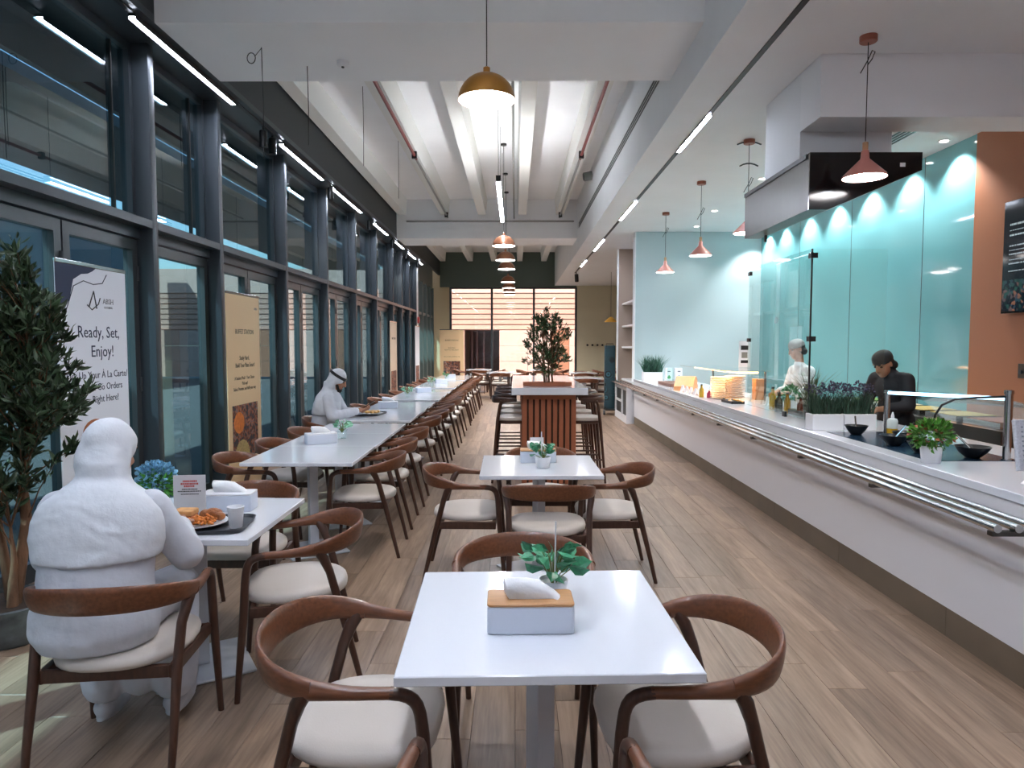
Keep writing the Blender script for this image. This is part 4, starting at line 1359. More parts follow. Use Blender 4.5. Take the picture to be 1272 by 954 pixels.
# far planter with grass
fp = thing('planter_box', 'white planter with dark grass at the far end of the counter', 'planter', (2.62, 13.1, 0.9))
MB().rbox(-0.18, 0.18, -0.12, 0.12, 0, 0.16, r=0.008, seg=1).build('box', M_white_plastic, fp)
m = MB(); blades(m, -0.16, 0.16, -0.1, 0.1, 0.15, 380, 0.34, 0.014, 0.3); stuff(m.build('grass', mat('grass_teal', '#2f5a48', 0.6, island=0.5), fp, fix=False))
jg = thing('glass_jug', 'clear glass jug beside the far planter', 'jug', (2.72, 12.0, 0.9))
MB().lathe([(0.05, 0), (0.055, 0.005), (0.06, 0.2), (0.045, 0.28), (0.042, 0.28), (0.055, 0.2), (0.05, 0.01)], 18).build('jug_body', M_clear_glass, jg, smooth=50)
MB().tube([(-0.05, 0, 0.24), (-0.1, 0, 0.22), (-0.1, 0, 0.1), (-0.055, 0, 0.07)], 0.008, 6).build('handle', M_clear_glass, jg)
tb = tag(MB().rbox(-0.22, 0.22, -0.5, 0.5, 0, 0.05, r=0.01, seg=1).build('wooden_board', mat('brown_board', '#6d4a3c', 0.5)), 'long brown serving board on the far counter', 'board')
tb.location = (2.72, 11.5, 0.9)
# little white tent cards
for k in range(4):
    t = tag(MB().prism([(-0.035, 0), (-0.028, 0), (0, 0.085), (0.028, 0), (0.035, 0), (0.0, 0.1)], 'y', -0.025, 0.025).build('tent_card', M_white_plastic),
            '%s small white tent card from the bamboo box on the counter edge' % ORD[k], 'card', 'white tent cards')
    t.location = (2.44, 9.95 - k * 0.24, 0.9)
    t.rotation_euler = (0, 0, 0.4)
# till terminal at the right edge
tm = thing('till_terminal', 'white till screen seen from behind at the right edge of the counter', 'till', (2.62, 3.3, 0.9), 0.15)
MB().prism([(-0.09, 0.005), (0.13, 0.0), (0.12, 0.015), (-0.07, 0.02)], 'y', -0.1, 0.1).build('foot', M_white_plastic, tm)
MB().cyl((0.03, 0, 0.015), (0.02, 0.02, 0.16), 0.022, 12).build('neck', M_white_plastic, tm, smooth=40)
bk = MB().rbox(-0.18, 0.18, -0.012, 0.012, 0.08, 0.33, r=0.01, seg=2).build('screen_back', mat('perforated_white', '#c4c8d0', 0.5, noise=0.15, nscale=120), tm, loc=(0.02, 0.04, 0), rot=(-0.15, 0, 0))
hm = MB()
for i in range(14):
    for j in range(9):
        hm.box(-0.15 + i * 0.022, -0.138 + i * 0.022, -0.0135, -0.012, 0.105 + j * 0.023, 0.113 + j * 0.023)
stuff(hm.build('vent_holes', mat('vent_hole', '#8e949f', 0.6), bk))
# coat hooks on the far olive wall
for k in range(4):
    t = tag(MB().cyl((2.75 + k * 0.19, YF - 0.12, 1.55), (2.75 + k * 0.19, YF - 0.05, 1.55), 0.04, 10).build('wall_hook', M_black, smooth=40), '%s black round wall hook from the left on the far olive wall' % ORD[k], 'hook', 'black wall hooks')

# ------------------------------------------------------------------ roll-up banners
random.seed(11)
def food_picture_mat(name):
    m = bpy.data.materials.new(name)
    m.use_nodes = True
    nt = m.node_tree
    b = nt.nodes['Principled BSDF']
    N, L = nt.nodes.new, nt.links.new
    tc = N('ShaderNodeTexCoord')
    nz = N('ShaderNodeTexNoise'); nz.inputs['Scale'].default_value = 16; nz.inputs['Detail'].default_value = 7; nz.inputs['Distortion'].default_value = 1.0
    L(tc.outputs['Object'], nz.inputs['Vector'])
    cr = N('ShaderNodeValToRGB')
    e = cr.color_ramp.elements
    e[0].position = 0.3; e[0].color = hexc('#1d1a1c')
    e[1].position = 0.75; e[1].color = hexc('#c7a36a')
    for p, c in ((0.42, '#2b3038'), (0.48, '#5a2e1c'), (0.54, '#a1552a'), (0.6, '#5d6a72'), (0.66, '#b9632c')):
        q = e.new(p); q.color = hexc(c)
    L(nz.outputs['Fac'], cr.inputs[0])
    L(cr.outputs[0], b.inputs['Base Color'])
    b.inputs['Roughness'].default_value = 0.6
    return m
M_food = food_picture_mat('food_photo_print')
M_ban_white = mat('banner_white', '#dfe4ee', 0.55)
M_ban_tan = mat('banner_tan', '#e2c195', 0.55)
M_ban_pink = mat('banner_pinkish', '#cfb9a4', 0.55)
SHEET = {}
def banner(loc, rotz, w, h, m, label):
    t = thing('rollup_banner', label, 'banner', loc, rotz, 'roll-up banners')
    SHEET[t.name] = MB().box(-w / 2, w / 2, -0.002, 0.002, 0.06, h).build('printed_sheet', m, t)
    MB().rbox(-w / 2 - 0.02, w / 2 + 0.02, -0.05, 0.05, 0.0, 0.07, r=0.015, seg=2).build('base_cassette', M_steel, t, smooth=40)
    MB().rbox(-w / 2, w / 2, -0.008, 0.008, h - 0.01, h + 0.015, r=0.004, seg=1).build('top_rail', M_chrome, t)
    MB().cyl((0, 0.02, 0.05), (0, 0.02, h), 0.01, 8).build('support_pole', M_chrome, t)
    return t
RX = (PI / 2, 0, 0)
def tx(t, body, x, z, size, m, sx=1.0):
    return text_obj('lettering', body, size, m, SHEET[t.name], (x, -0.0028, z), RX, sx=sx)
b1 = banner((-2.75, 4.47, 0), PI / 2, 0.74, 2.1, M_ban_white, 'white roll-up banner reading Ready, Set, Enjoy behind the olive tree')
tx(b1, 'Ready, Set,', 0.05, 1.640, 0.108, M_text_navy, 0.95)
tx(b1, 'Enjoy!', 0.08, 1.515, 0.108, M_text_navy, 0.95)
tx(b1, 'Pick Up Your \u00c0 La Carte/', 0.03, 1.375, 0.066, M_text_navy, 0.95)
tx(b1, 'Grab & Go Orders', 0.05, 1.295, 0.066, M_text_navy, 0.95)
tx(b1, 'Right Here!', 0.10, 1.215, 0.066, M_text_navy, 0.95)
MB().prism([(-0.37, 2.1), (-0.37, 1.78), (-0.30, 1.80), (-0.24, 1.88), (-0.2, 2.0), (-0.12, 2.04), (-0.05, 2.05), (0.0, 2.07), (0.05, 2.1)], 'y', -0.0026, -0.002).build('navy_corner', M_text_navy, SHEET[b1.name])
cv = [(-0.3, -0.003, 1.76), (-0.25, -0.003, 1.86), (-0.2, -0.003, 1.96), (-0.1, -0.003, 2.0), (0.0, -0.003, 1.985), (0.1, -0.003, 2.0), (0.15, -0.003, 2.06)]
MB().tube(cv, 0.003, 5).build('wavy_line', M_text_navy, SHEET[b1.name])
lg = MB()
lg.tube([(-0.05, -0.003, 1.84), (0.0, -0.003, 1.94), (0.03, -0.003, 1.83)], 0.005, 5)
lg.tube([(-0.07, -0.003, 1.85), (-0.02, -0.003, 1.82), (0.05, -0.003, 1.86), (0.07, -0.003, 1.9)], 0.004, 5)
lg.build('logo', mat('logo_dark', '#3c4048', 0.6), SHEET[b1.name])
tx(b1, 'ABSH', 0.16, 1.865, 0.05, mat('logo_grey', '#6b6f78', 0.6))
tx(b1, 'CATERING', 0.16, 1.835, 0.02, MATS['logo_grey'])
bg = MB().prism([(0.0 + 0.13 * math.cos(a), 1.02 + 0.09 * math.sin(a)) for a in [k * PI / 10 for k in range(11)]], 'y', -0.003, -0.002).build('burger_picture', mat('bun_print', '#a8673f', 0.6, noise=0.2, nscale=30), SHEET[b1.name], loc=(-0.03, 0, 0))
MB().box(-0.16, 0.10, -0.003, -0.002, 0.80, 1.02).build('burger_picture', M_food, SHEET[b1.name])
MB().prism([(0.24 + 0.09 * math.cos(a), 0.95 + 0.09 * math.sin(a)) for a in [k * PI / 8 for k in range(16)]], 'y', -0.003, -0.002).build('salad_picture', M_food, SHEET[b1.name])
b2 = banner((-2.8, 7.06, 0), PI / 2, 0.86, 2.1, M_ban_tan, 'tan roll-up banner reading Buffet Station beside the near window tables')
tx(b2, 'BUFFET STATION', 0.02, 1.70, 0.068, M_text_black, 0.9)
tx(b2, 'Study Hard,', 0.0, 1.435, 0.062, M_text_black, 0.85)
tx(b2, 'Build Your Plate Smart!', 0.02, 1.36, 0.062, M_text_black, 0.85)
tx(b2, 'A Student Meal? - Your Choice', 0.0, 1.235, 0.048, M_text_black, 0.85)
tx(b2, 'Pick any!', 0.0, 1.18, 0.048, M_text_black, 0.85)
tx(b2, 'Salads, Proteins, and fulfil your way', 0.0, 1.125, 0.048, M_text_black, 0.85)
tx(b2, 'ABSH', 0.33, 1.96, 0.035, MATS['logo_grey'])
MB().box(-0.33, 0.33, -0.003, -0.002, 0.42, 0.98).build('food_picture', M_food, SHEET[b2.name])
MB().prism([(-0.17 + 0.13 * math.cos(a), 0.80 + 0.11 * math.sin(a)) for a in [k * PI / 8 for k in range(16)]], 'y', -0.0036, -0.003).build('food_picture', mat('orange_stew', '#d3742a', 0.6, noise=0.2, nscale=25), SHEET[b2.name])
MB().prism([(-0.1 + 0.2 * math.cos(a), 0.42 + 0.2 * math.sin(a)) for a in [k * PI / 10 for k in range(11)]], 'y', -0.0036, -0.003).build('food_picture', mat('noodle_print', '#b59a62', 0.6, noise=0.35, nscale=40), SHEET[b2.name])
b3 = banner((-2.8, 15.75, 0), PI / 2, 0.86, 2.1, M_ban_pink, 'pinkish roll-up banner on the window wall, halfway down the row')
tx(b3, 'BUFFET STATION', 0.02, 1.70, 0.068, M_text_black, 0.9)
MB().box(-0.33, 0.33, -0.003, -0.002, 0.42, 0.98).build('food_picture', M_food, SHEET[b3.name])
b4 = banner((-2.8, 19.6, 0), PI / 2, 0.86, 2.1, M_ban_white, 'pale roll-up banner near the far end of the window wall')
MB().box(-0.33, 0.33, -0.003, -0.002, 0.42, 0.98).build('food_picture', M_food, SHEET[b4.name])
b5 = banner((-2.28, 24.6, 0), 0, 0.86, 2.1, M_ban_tan, 'tan roll-up banner facing the camera before the far window')
tx(b5, 'BUFFET STATION', 0.0, 1.70, 0.068, M_text_black, 0.9)
tx(b5, 'Study Hard,', 0.0, 1.435, 0.062, M_text_black, 0.85)
tx(b5, 'Build Your Plate Smart!', 0.0, 1.36, 0.062, M_text_black, 0.85)
tx(b5, 'Salads, Proteins, and fulfil your way', 0.0, 1.125, 0.048, M_text_black, 0.85)
MB().box(-0.3, 0.3, -0.003, -0.002, 0.42, 0.98).build('food_picture', M_food, SHEET[b5.name])
fb = tag(MB().lathe([(0.02, 0), (0.1, 0.005), (0.11, 0.05), (0.02, 0.07)], 16).build('fire_bell', mat('red_bell', '#c23a3a', 0.4), smooth=50), 'small red fire bell on the white pier of the window wall', 'bell')
fb.location = (XW, 21.8, 2.35)
fb.rotation_euler = (0, PI / 2, 0)

# ------------------------------------------------------------------ olive trees
def olive(loc, label, pot, trunks, crown_c, crown_r, nleaf, L, seed, m_leaf, cat='tree'):
    rng = random.Random(seed)
    t = thing('olive_tree', label, cat, loc)
    pot(t)
    tm_, lf = MB(), MB()
    tips = []
    for (x, y, z0, r, h) in trunks:
        p = [Vector((x, y, z0))]
        d = Vector((rng.uniform(-.1, .1), rng.uniform(-.1, .1), 1))
        n = 7
        for k in range(n):
            p.append(p[-1] + Vector((d.x + rng.uniform(-.12, .12), d.y + rng.uniform(-.12, .12), 1)) * h / n)
        tm_.sweep(p, [(r * (1 - 0.75 * k / n),) * 2 for k in range(n + 1)], 8, ref=(0, 1, 0))
        for k in range(2, n + 1):
            tips.append((p[k], r * (1 - 0.75 * k / n)))
    tm_.build('trunk', M_bark, t, smooth=60)
    br = MB()
    ends = []
    for _ in range(max(24, nleaf // 26)):
        d = Vector((rng.gauss(0, 1), rng.gauss(0, 1), rng.gauss(0, 1))).normalized()
        rr = rng.random() ** 0.4
        hz = d.z * rr
        taper = 1.0 - 0.55 * max(0, hz)
        e = Vector(crown_c) + Vector((d.x * crown_r[0] * taper, d.y * crown_r[1] * taper, d.z * crown_r[2])) * rr
        b0 = min(tips, key=lambda q: (q[0] - (e - Vector((0, 0, 0.25)))).length)[0]
        mid = (b0 + e) / 2 + Vector((rng.gauss(0, .02), rng.gauss(0, .02), 0.02))
        br.sweep([b0, mid, e], [(0.005, 0.005), (0.0035, 0.0035), (0.0015, 0.0015)], 5)
        ends.append((b0, mid, e))
    stuff(br.build('branches', M_bark, t))
    for _ in range(nleaf):
        b0, mid, e = ends[rng.randrange(len(ends))]
        u = rng.random() ** 0.55
        p = (mid.lerp(e, u) if u > 0.25 else b0.lerp(mid, 0.6 + u))
        d = ((e - b0).normalized() * 0.7 + Vector((rng.gauss(0, .6), rng.gauss(0, .6), rng.gauss(0.35, .5)))).normalized()
        leaf(lf, p + Vector((rng.gauss(0, .012), rng.gauss(0, .012), rng.gauss(0, .012))), d, L * rng.uniform(0.65, 1.2), 0.26, rng)
    stuff(lf.build('foliage', m_leaf, t, fix=False))
    return t
def big_pot(t):
    MB().lathe([(0.16, 0), (0.17, 0.01), (0.235, 0.2), (0.24, 0.215), (0.225, 0.22), (0.215, 0.19), (0.002, 0.185)], 32).build('pot', mat('marbled_pot', '#5a6266', 0.3, noise=0.7, nscale=9), t, smooth=50)
    MB().lathe([(0.21, 0.186), (0.21, 0.2), (0.002, 0.205)], 24).build('soil', M_soil, t)
olive((-2.74, 3.62, 0), 'tall bushy olive tree in a marbled pot at the left edge', big_pot, [(0.04, -0.02, 0.2, 0.035, 1.5), (-0.02, 0.04, 0.2, 0.028, 1.35), (0.06, -0.06, 0.2, 0.028, 0.42)], (0.02, -0.02, 1.47), (0.44, 0.44, 0.74), 6500, 0.08, 5, M_leaf)
def trough(t):
    def ov(s, z):
        return [(0.285 * s * math.cos(a), 0.12 * s * math.sin(a), z) for a in [2 * PI * k / 32 for k in range(32)]]
    MB().loft([ov(0.9, 0), ov(1, 0.004), ov(1, 0.045), ov(0.94, 0.045), ov(0.92, 0.02)]).build('planter', M_terracotta, t, smooth=40)
    MB().loft([ov(0.92, 0.02), ov(0.92, 0.03)]).build('soil', M_soil, t)
olive((0.375, 7.95, 1.11), 'small olive tree growing from the terracotta trough on the bar', trough, [(-0.03, 0, 0.03, 0.014, 0.7), (0.02, 0.02, 0.03, 0.012, 0.75), (0.06, -0.02, 0.03, 0.012, 0.6), (0.0, 0.04, 0.03, 0.01, 0.72)], (0.0, 0.0, 0.52), (0.32, 0.30, 0.43), 2500, 0.055, 9, M_leaf2, 'plant')

# ------------------------------------------------------------------ things on the tables
def tissue_box(x, y, rot, label, lid=True, s=1.0, sheet=True):
    t = thing('tissue_box', label, 'tissue box', (x, y, 0.7505), rot, 'tissue boxes on the tables')
    MB().rbox(-0.128 * s, 0.128 * s, -0.062 * s, 0.062 * s, 0, 0.082 * s, r=0.012, seg=3).build('box', mat('matte_white', '#cdd5e2', 0.4), t, smooth=40)
    lid_o = MB().rbox(-0.128 * s, 0.128 * s, -0.062 * s, 0.062 * s, 0.082 * s, 0.092 * s, r=0.012, seg=3).build('lid', M_bamboo if lid else M_white_plastic, t, smooth=40)
    if sheet:
        top = [(-0.078, 0.11), (-0.082, 0.135), (-0.078, 0.150), (-0.045, 0.150), (-0.01, 0.148), (0.025, 0.141), (0.05, 0.127), (0.075, 0.108), (0.09, 0.094)]
        rings = []
        for k in range(9):
            u = k / 8 * 2 - 1
            sc_ = math.sqrt(max(0.05, 1 - u * u))
            ring = []
            for j, (px, pz) in enumerate(top):
                ring.append((px * s * (0.85 + 0.15 * sc_), (u * 0.026 + 0.005 * math.sin(j * 2.1 + k * 0.8)) * s, (0.088 + (pz - 0.088) * (0.55 + 0.45 * sc_)) * s))
            ring += [(0.07 * s, u * 0.02 * s, 0.086 * s), (-0.06 * s, u * 0.02 * s, 0.086 * s)]
            rings.append(ring)
        MB().loft(rings).build('tissue', M_paper, lid_o, smooth=70)
    return t
tissue_box(0.045, 2.015, 0.02, 'white tissue box with bamboo lid on the foreground table')
tissue_box(0.165, 4.9, 0, 'white tissue box on the table before the terracotta bar', True)
tissue_box(-1.47, 3.47, 0.05, 'white tissue box behind the food tray', False)
tissue_box(-1.66, 5.8, 0.5, 'white tissue box on the nearest joined window table', False)
tissue_box(-1.68, 9.0, 0.2, 'white tissue box on the table in front of the seated man', False)
tissue_box(-1.6, 11.9, 0.4, 'white tissue box on the third block of window tables', False, 1, False)
tissue_box(-1.6, 14.7, 0.4, 'white tissue box on the fourth block of window tables', False, 1, False)
tissue_box(-1.62, 17.0, 0.3, 'white tissue box on the farthest block of window tables', False, 1, False)
def small_plant(x, y, label, pot_m, r=0.05, leafm=None, n=26, L=0.06, z=0.7505, tall=0.2):
    t = thing('potted_plant', label, 'plant', (x, y, z), 0, 'little potted plants on the tables')
    MB().lathe([(r * 0.75, 0), (r * 0.8, 0.003), (r, 0.075), (r * 0.88, 0.075), (r * 0.85, 0.06), (0.002, 0.058)], 20).build('pot', pot_m, t, smooth=40)
    st, lf = MB(), MB()
    for k in range(n):
        a = random.uniform(0, 2 * PI)
        h = random.uniform(0.35, 1.0) * tall
        q = random.uniform(0.2, 1.0) * r * 1.3
        e = Vector((math.cos(a) * q, math.sin(a) * q, 0.06 + h * 0.8))
        st.tube([(0, 0, 0.05), (e.x * 0.5, e.y * 0.5, 0.05 + h * 0.6), tuple(e)], 0.0016, 4)
        d = Vector((math.cos(a), math.sin(a), random.uniform(-0.3, 0.5))).normalized()
        leaf(lf, e, d, L * random.uniform(0.7, 1.2), 0.75)
    st.build('stems', mat('plant_stem', '#6f7a3e', 0.6), t)
    lf.build('leaves', leafm or M_green, t, fix=False)
    return t
M_leaf_var = mat('variegated_leaf', '#3d8a63', 0.4, island=0.35, noise=0.35, nscale=60)
p1 = small_plant(0.125, 2.22, 'variegated green plant behind the foreground tissue box', M_white_plastic, 0.05, M_leaf_var, 30, 0.066, tall=0.15)
MB().tube([(0.005, -0.01, 0.05), (0.008, -0.01, 0.27)], 0.003, 6).build('plant_tie', M_white_plastic, p1)
p2 = small_plant(0.19, 4.66, 'green plant in a white pot on the table before the bar', M_white_plastic, 0.055, M_leaf_var, 34, 0.055, tall=0.13)
MB().tube([(-0.01, -0.01, 0.05), (-0.01, -0.01, 0.25)], 0.004, 6).build('plant_tie', M_white_plastic, p2)
cd = tag(MB().prism([(-0.03, 0), (0.03, 0), (0.0, 0.16)], 'x', -0.05, 0.05).build('tent_card', M_white_plastic), 'white tent card behind the plant on the table before the bar', 'card')
cd.location = (0.16, 5.02, 0.7505)
gclear = M_clear_glass
for x, y, l in ((-1.56, 6.12, 'green sprig in a clear glass on the nearest joined window table'), (-1.72, 10.9, 'green sprig in a clear glass on the third block of window tables'), (-1.7, 13.9, 'green sprig in a clear glass on the fourth block of window tables'), (-1.65, 16.4, 'dark green plant on the farthest block of window tables')):
    small_plant(x, y, l, gclear, 0.05, mat('pale_green_leaf', '#7fb99a', 0.4, island=0.3) if y < 16 else M_green, 26, 0.05, tall=0.12)
# food tray table
def tray(x, y, rot, label):
    t = thing('food_tray', label, 'tray', (x, y, 0.7505), rot, 'black food trays')
    def o(s, z):
        return [(0.215 * s * math.copysign(abs(math.cos(a)) ** 0.3, math.cos(a)), 0.155 * s * math.copysign(abs(math.sin(a)) ** 0.3, math.sin(a)), z) for a in [2 * PI * (k + 0.5) / 40 for k in range(40)]]
    MB().loft([o(0.93, 0), o(0.95, 0.002), o(1.0, 0.02), o(0.985, 0.02), o(0.93, 0.006), o(0.02, 0.005)]).build('tray_body', mat('black_tray', '#1e2126', 0.35), t, smooth=40)
    return t
tray(-1.45, 3.13, 0.12, 'black food tray with a plated meal on the diner table')
pl = thing('dinner_plate', 'white plate of sandwich, chicken and pasta on the black tray', 'plate', (-1.475, 3.14, 0.757))
MB().lathe([(0.075, 0), (0.08, 0.002), (0.128, 0.014), (0.13, 0.017), (0.123, 0.017), (0.07, 0.007), (0.002, 0.007)], 32).build('plate_body', M_white_gloss, pl, smooth=50)
m = MB()
for _ in range(46):
    a, q = random.uniform(0, 2 * PI), random.random() ** 0.5 * 0.07
    c = (0.01 + math.cos(a) * q, -0.02 + math.sin(a) * q * 0.6, 0.018 + random.random() * 0.022)
    d = Vector((random.gauss(0, 1), random.gauss(0, 1), random.gauss(0, .4))).normalized() * 0.014
    m.cap((c[0] - d.x, c[1] - d.y, c[2] - d.z), (c[0] + d.x, c[1] + d.y, c[2] + d.z), 0.006, n=6)
m.build('pasta', mat('pasta_sauce', '#c9762f', 0.45, island=0.25), pl, smooth=60)
m = MB()
m.ell((0.05, 0.045, 0.04), (0.045, 0.03, 0.03), 12, 8)
m.ell((0.015, 0.05, 0.036), (0.035, 0.028, 0.026), 12, 8)
m.ell((0.085, 0.03, 0.034), (0.028, 0.02, 0.02), 12, 8)
m.build('chicken', mat('roast_chicken', '#9a5a2a', 0.4, noise=0.35, nscale=30, bump=0.4, bscale=70), pl, smooth=60)
m = MB()
for z in (0.012, 0.046):
    m.rbox(-0.115, -0.02, -0.03, 0.055, z, z + 0.024, r=0.012, seg=3)
m.build('sandwich_bread', mat('bread', '#cf9c66', 0.7, noise=0.15, nscale=40), pl, smooth=40)
MB().rbox(-0.112, -0.022, -0.027, 0.052, 0.036, 0.046, r=0.01, seg=2).build('sandwich_filling', mat('filling', '#a8603a', 0.6), pl)
cp = thing('paper_cup', 'white paper cup on the black tray beside the plate', 'cup', (-1.285, 3.10, 0.757))
MB().lathe([(0.027, 0), (0.028, 0.002), (0.037, 0.093), (0.039, 0.096), (0.037, 0.098), (0.035, 0.092), (0.026, 0.006), (0.002, 0.006)], 24).build('cup_body', M_white_plastic, cp, smooth=50)
mn = thing('table_sign', 'small printed table sign standing behind the plate of food', 'sign', (-1.60, 3.32, 0.7505), 0.12)
MB().box(-0.075, 0.075, -0.004, 0.004, 0.0, 0.205).build('sign_sheet', mat('grey_paper', '#c8c6c8', 0.6), mn)
MB().box(-0.08, 0.08, -0.04, 0.04, 0.0, 0.006).build('sign_foot', M_clear_glass, mn)
M_red_print = mat('red_print', '#b0413c', 0.6)
random.seed(21)
for z, w, hh, mm in ((0.172, 0.06, 0.009, M_red_print), (0.159, 0.08, 0.009, M_red_print), (0.147, 0.05, 0.009, M_red_print), (0.134, 0.07, 0.005, M_text_black), (0.124, 0.11, 0.005, M_text_black), (0.110, 0.08, 0.004, M_text_black)):
    g = MB()
    u = -w / 2
    while u < w / 2:
        q = random.uniform(0.004, 0.009)
        g.box(u, u + q, -0.0048, -0.004, z, z + hh)
        u += q + 0.0018
    g.build('print_line', mm, mn)
hy = thing('potted_plant', 'blue hydrangea and green ball plant in a white pot by the diner', 'plant', (-1.785, 3.36, 0.7505))
MB().rbox(-0.05, 0.05, -0.05, 0.05, 0, 0.075, r=0.012, seg=2).build('pot', M_white_plastic, hy, smooth=40)
m = MB(); leafball(m, (0, 0, 0.14), 0.085, 420, 0.042, (1, 1, 0.9), 0.4, 0.3); stuff(m.build('foliage', mat('leaf_lime', '#4f9a3c', 0.45, island=0.5), hy, fix=False))
m = MB(); leafball(m, (0, 0, 0.195), 0.082, 420, 0.024, (1, 1, 0.75), 0.7, 0.8); stuff(m.build('blossom', mat('hydrangea_blue', '#7fb3d0', 0.6, island=0.35), hy, fix=False))
tray(-1.74, 8.2, 1.45, 'black food tray in front of the seated man')
pl2 = thing('dinner_plate', 'white plate with food on the seated man tray', 'plate', (-1.72, 8.2, 0.757))
MB().lathe([(0.075, 0), (0.08, 0.002), (0.128, 0.014), (0.123, 0.017), (0.07, 0.007), (0.002, 0.007)], 28).build('plate_body', M_white_gloss, pl2, smooth=50)
m = MB()
for _ in range(14):
    m.ell((random.uniform(-0.06, 0.06), random.uniform(-0.06, 0.06), 0.025), (0.03, 0.03, 0.018), 8, 6)
m.build('meal', mat('meal_yellow', '#c89a5a', 0.6, noise=0.3, nscale=40), pl2, smooth=60)

# ------------------------------------------------------------------ people
def hand(mb, w, d, palm, s, curl=0.5):
    """w wrist, d pointing direction, palm = palm normal, s = +1/-1 thumb side"""
    w, d, palm = Vector(w), Vector(d).normalized(), Vector(palm).normalized()
    side = d.cross(palm).normalized() * s
    mb.cap(w, w + d * 0.03, 0.026, 0.028, 10)
    for q in (-0.024, -0.008, 0.008, 0.024):
        mb.cap(w + d * 0.02 + side * q * 0.8, w + d * 0.085 + side * q, 0.0125, 0.0115, 8)
    for k, (q, L) in enumerate(((0.028, 0.066), (0.0095, 0.075), (-0.0095, 0.07), (-0.028, 0.055))):
        b = w + d * 0.088 + side * q
        m1 = b + (d * math.cos(curl * 0.7) + palm * math.sin(curl * 0.7)) * L * 0.5
        e = m1 + (d * math.cos(curl * 1.9) + palm * math.sin(curl * 1.9)) * L * 0.5
        mb.cap(b, m1, 0.0095, 0.0088, 8)
        mb.cap(m1, e, 0.0088, 0.0075, 8)
    tb = w + d * 0.03 + side * 0.026
    tm = tb + (d * 0.6 + side * 0.75 + palm * 0.25).normalized() * 0.042
    te = tm + (d * 0.85 + side * 0.1 + palm * 0.5).normalized() * 0.032
    mb.cap(tb, tm, 0.0125, 0.0105, 8)
    mb.cap(tm, te, 0.0105, 0.0085, 8)

def head(mb, c, R, beard=False):
    """c head centre, R rotation matrix; face looks along local +Y"""
    def at(x, y, z):
        return Vector(c) + R @ Vector((x, y, z))
    mb.ell(at(0, -0.012, 0.03), (0.074, 0.093, 0.088), 18, 12, R)
    mb.ell(at(0, 0.02, -0.03), (0.060, 0.070, 0.085), 16, 10, R)
    mb.ell(at(0, 0.045, -0.088), (0.038, 0.036, 0.028), 12, 8, R)
    mb.cap(at(0, 0.085, 0.02), at(0, 0.103, -0.025), 0.011, 0.0165, 10)
    mb.cap(at(-0.012, 0.09, -0.03), at(0.012, 0.09, -0.03), 0.010, 0.010, 8)
    mb.cap(at(-0.04, 0.07, 0.032), at(0.04, 0.07, 0.032), 0.013, 0.013, 8)
    mb.cap(at(-0.02, 0.08, -0.058), at(0.02, 0.08, -0.058), 0.009, 0.009, 8)
    mb.cap(at(-0.018, 0.077, -0.07), at(0.018, 0.077, -0.07), 0.009, 0.009, 8)
    for s in (-1, 1):
        mb.ell(at(s * 0.076, -0.005, -0.005), (0.009, 0.018, 0.03), 8, 6, R)
def eyes(root, c, R):
    for s in (-1, 1):
        p = Vector(c) + R @ Vector((s * 0.031, 0.074, 0.008))
        e = MB().ell((0, 0, 0), (0.012, 0.012, 0.008), 10, 8).build('eye', mat('dark_eye', '#120d0b', 0.2), root, smooth=60)
        e.location = p
        p2 = Vector(c) + R @ Vector((s * 0.033, 0.083, 0.028))
        a = Vector(c) + R @ Vector((s * 0.016, 0.084, 0.027))
        b = Vector(c) + R @ Vector((s * 0.05, 0.073, 0.030))
        MB().cap(a, b, 0.005, 0.004, 6).build('eyebrow', M_hair, root, smooth=60)
def fused(name, mb, voxel, m, parent, it=4, wrinkle=None):
    me = modified(mb, voxel, it, wrinkle=wrinkle)
    me.materials.append(m)
    return link(name, me, parent)
def rotm(pitch=0, yaw=0, roll=0):
    return (Matrix.Rotation(yaw, 3, 'Z') @ Matrix.Rotation(pitch, 3, 'X') @ Matrix.Rotation(roll, 3, 'Y'))

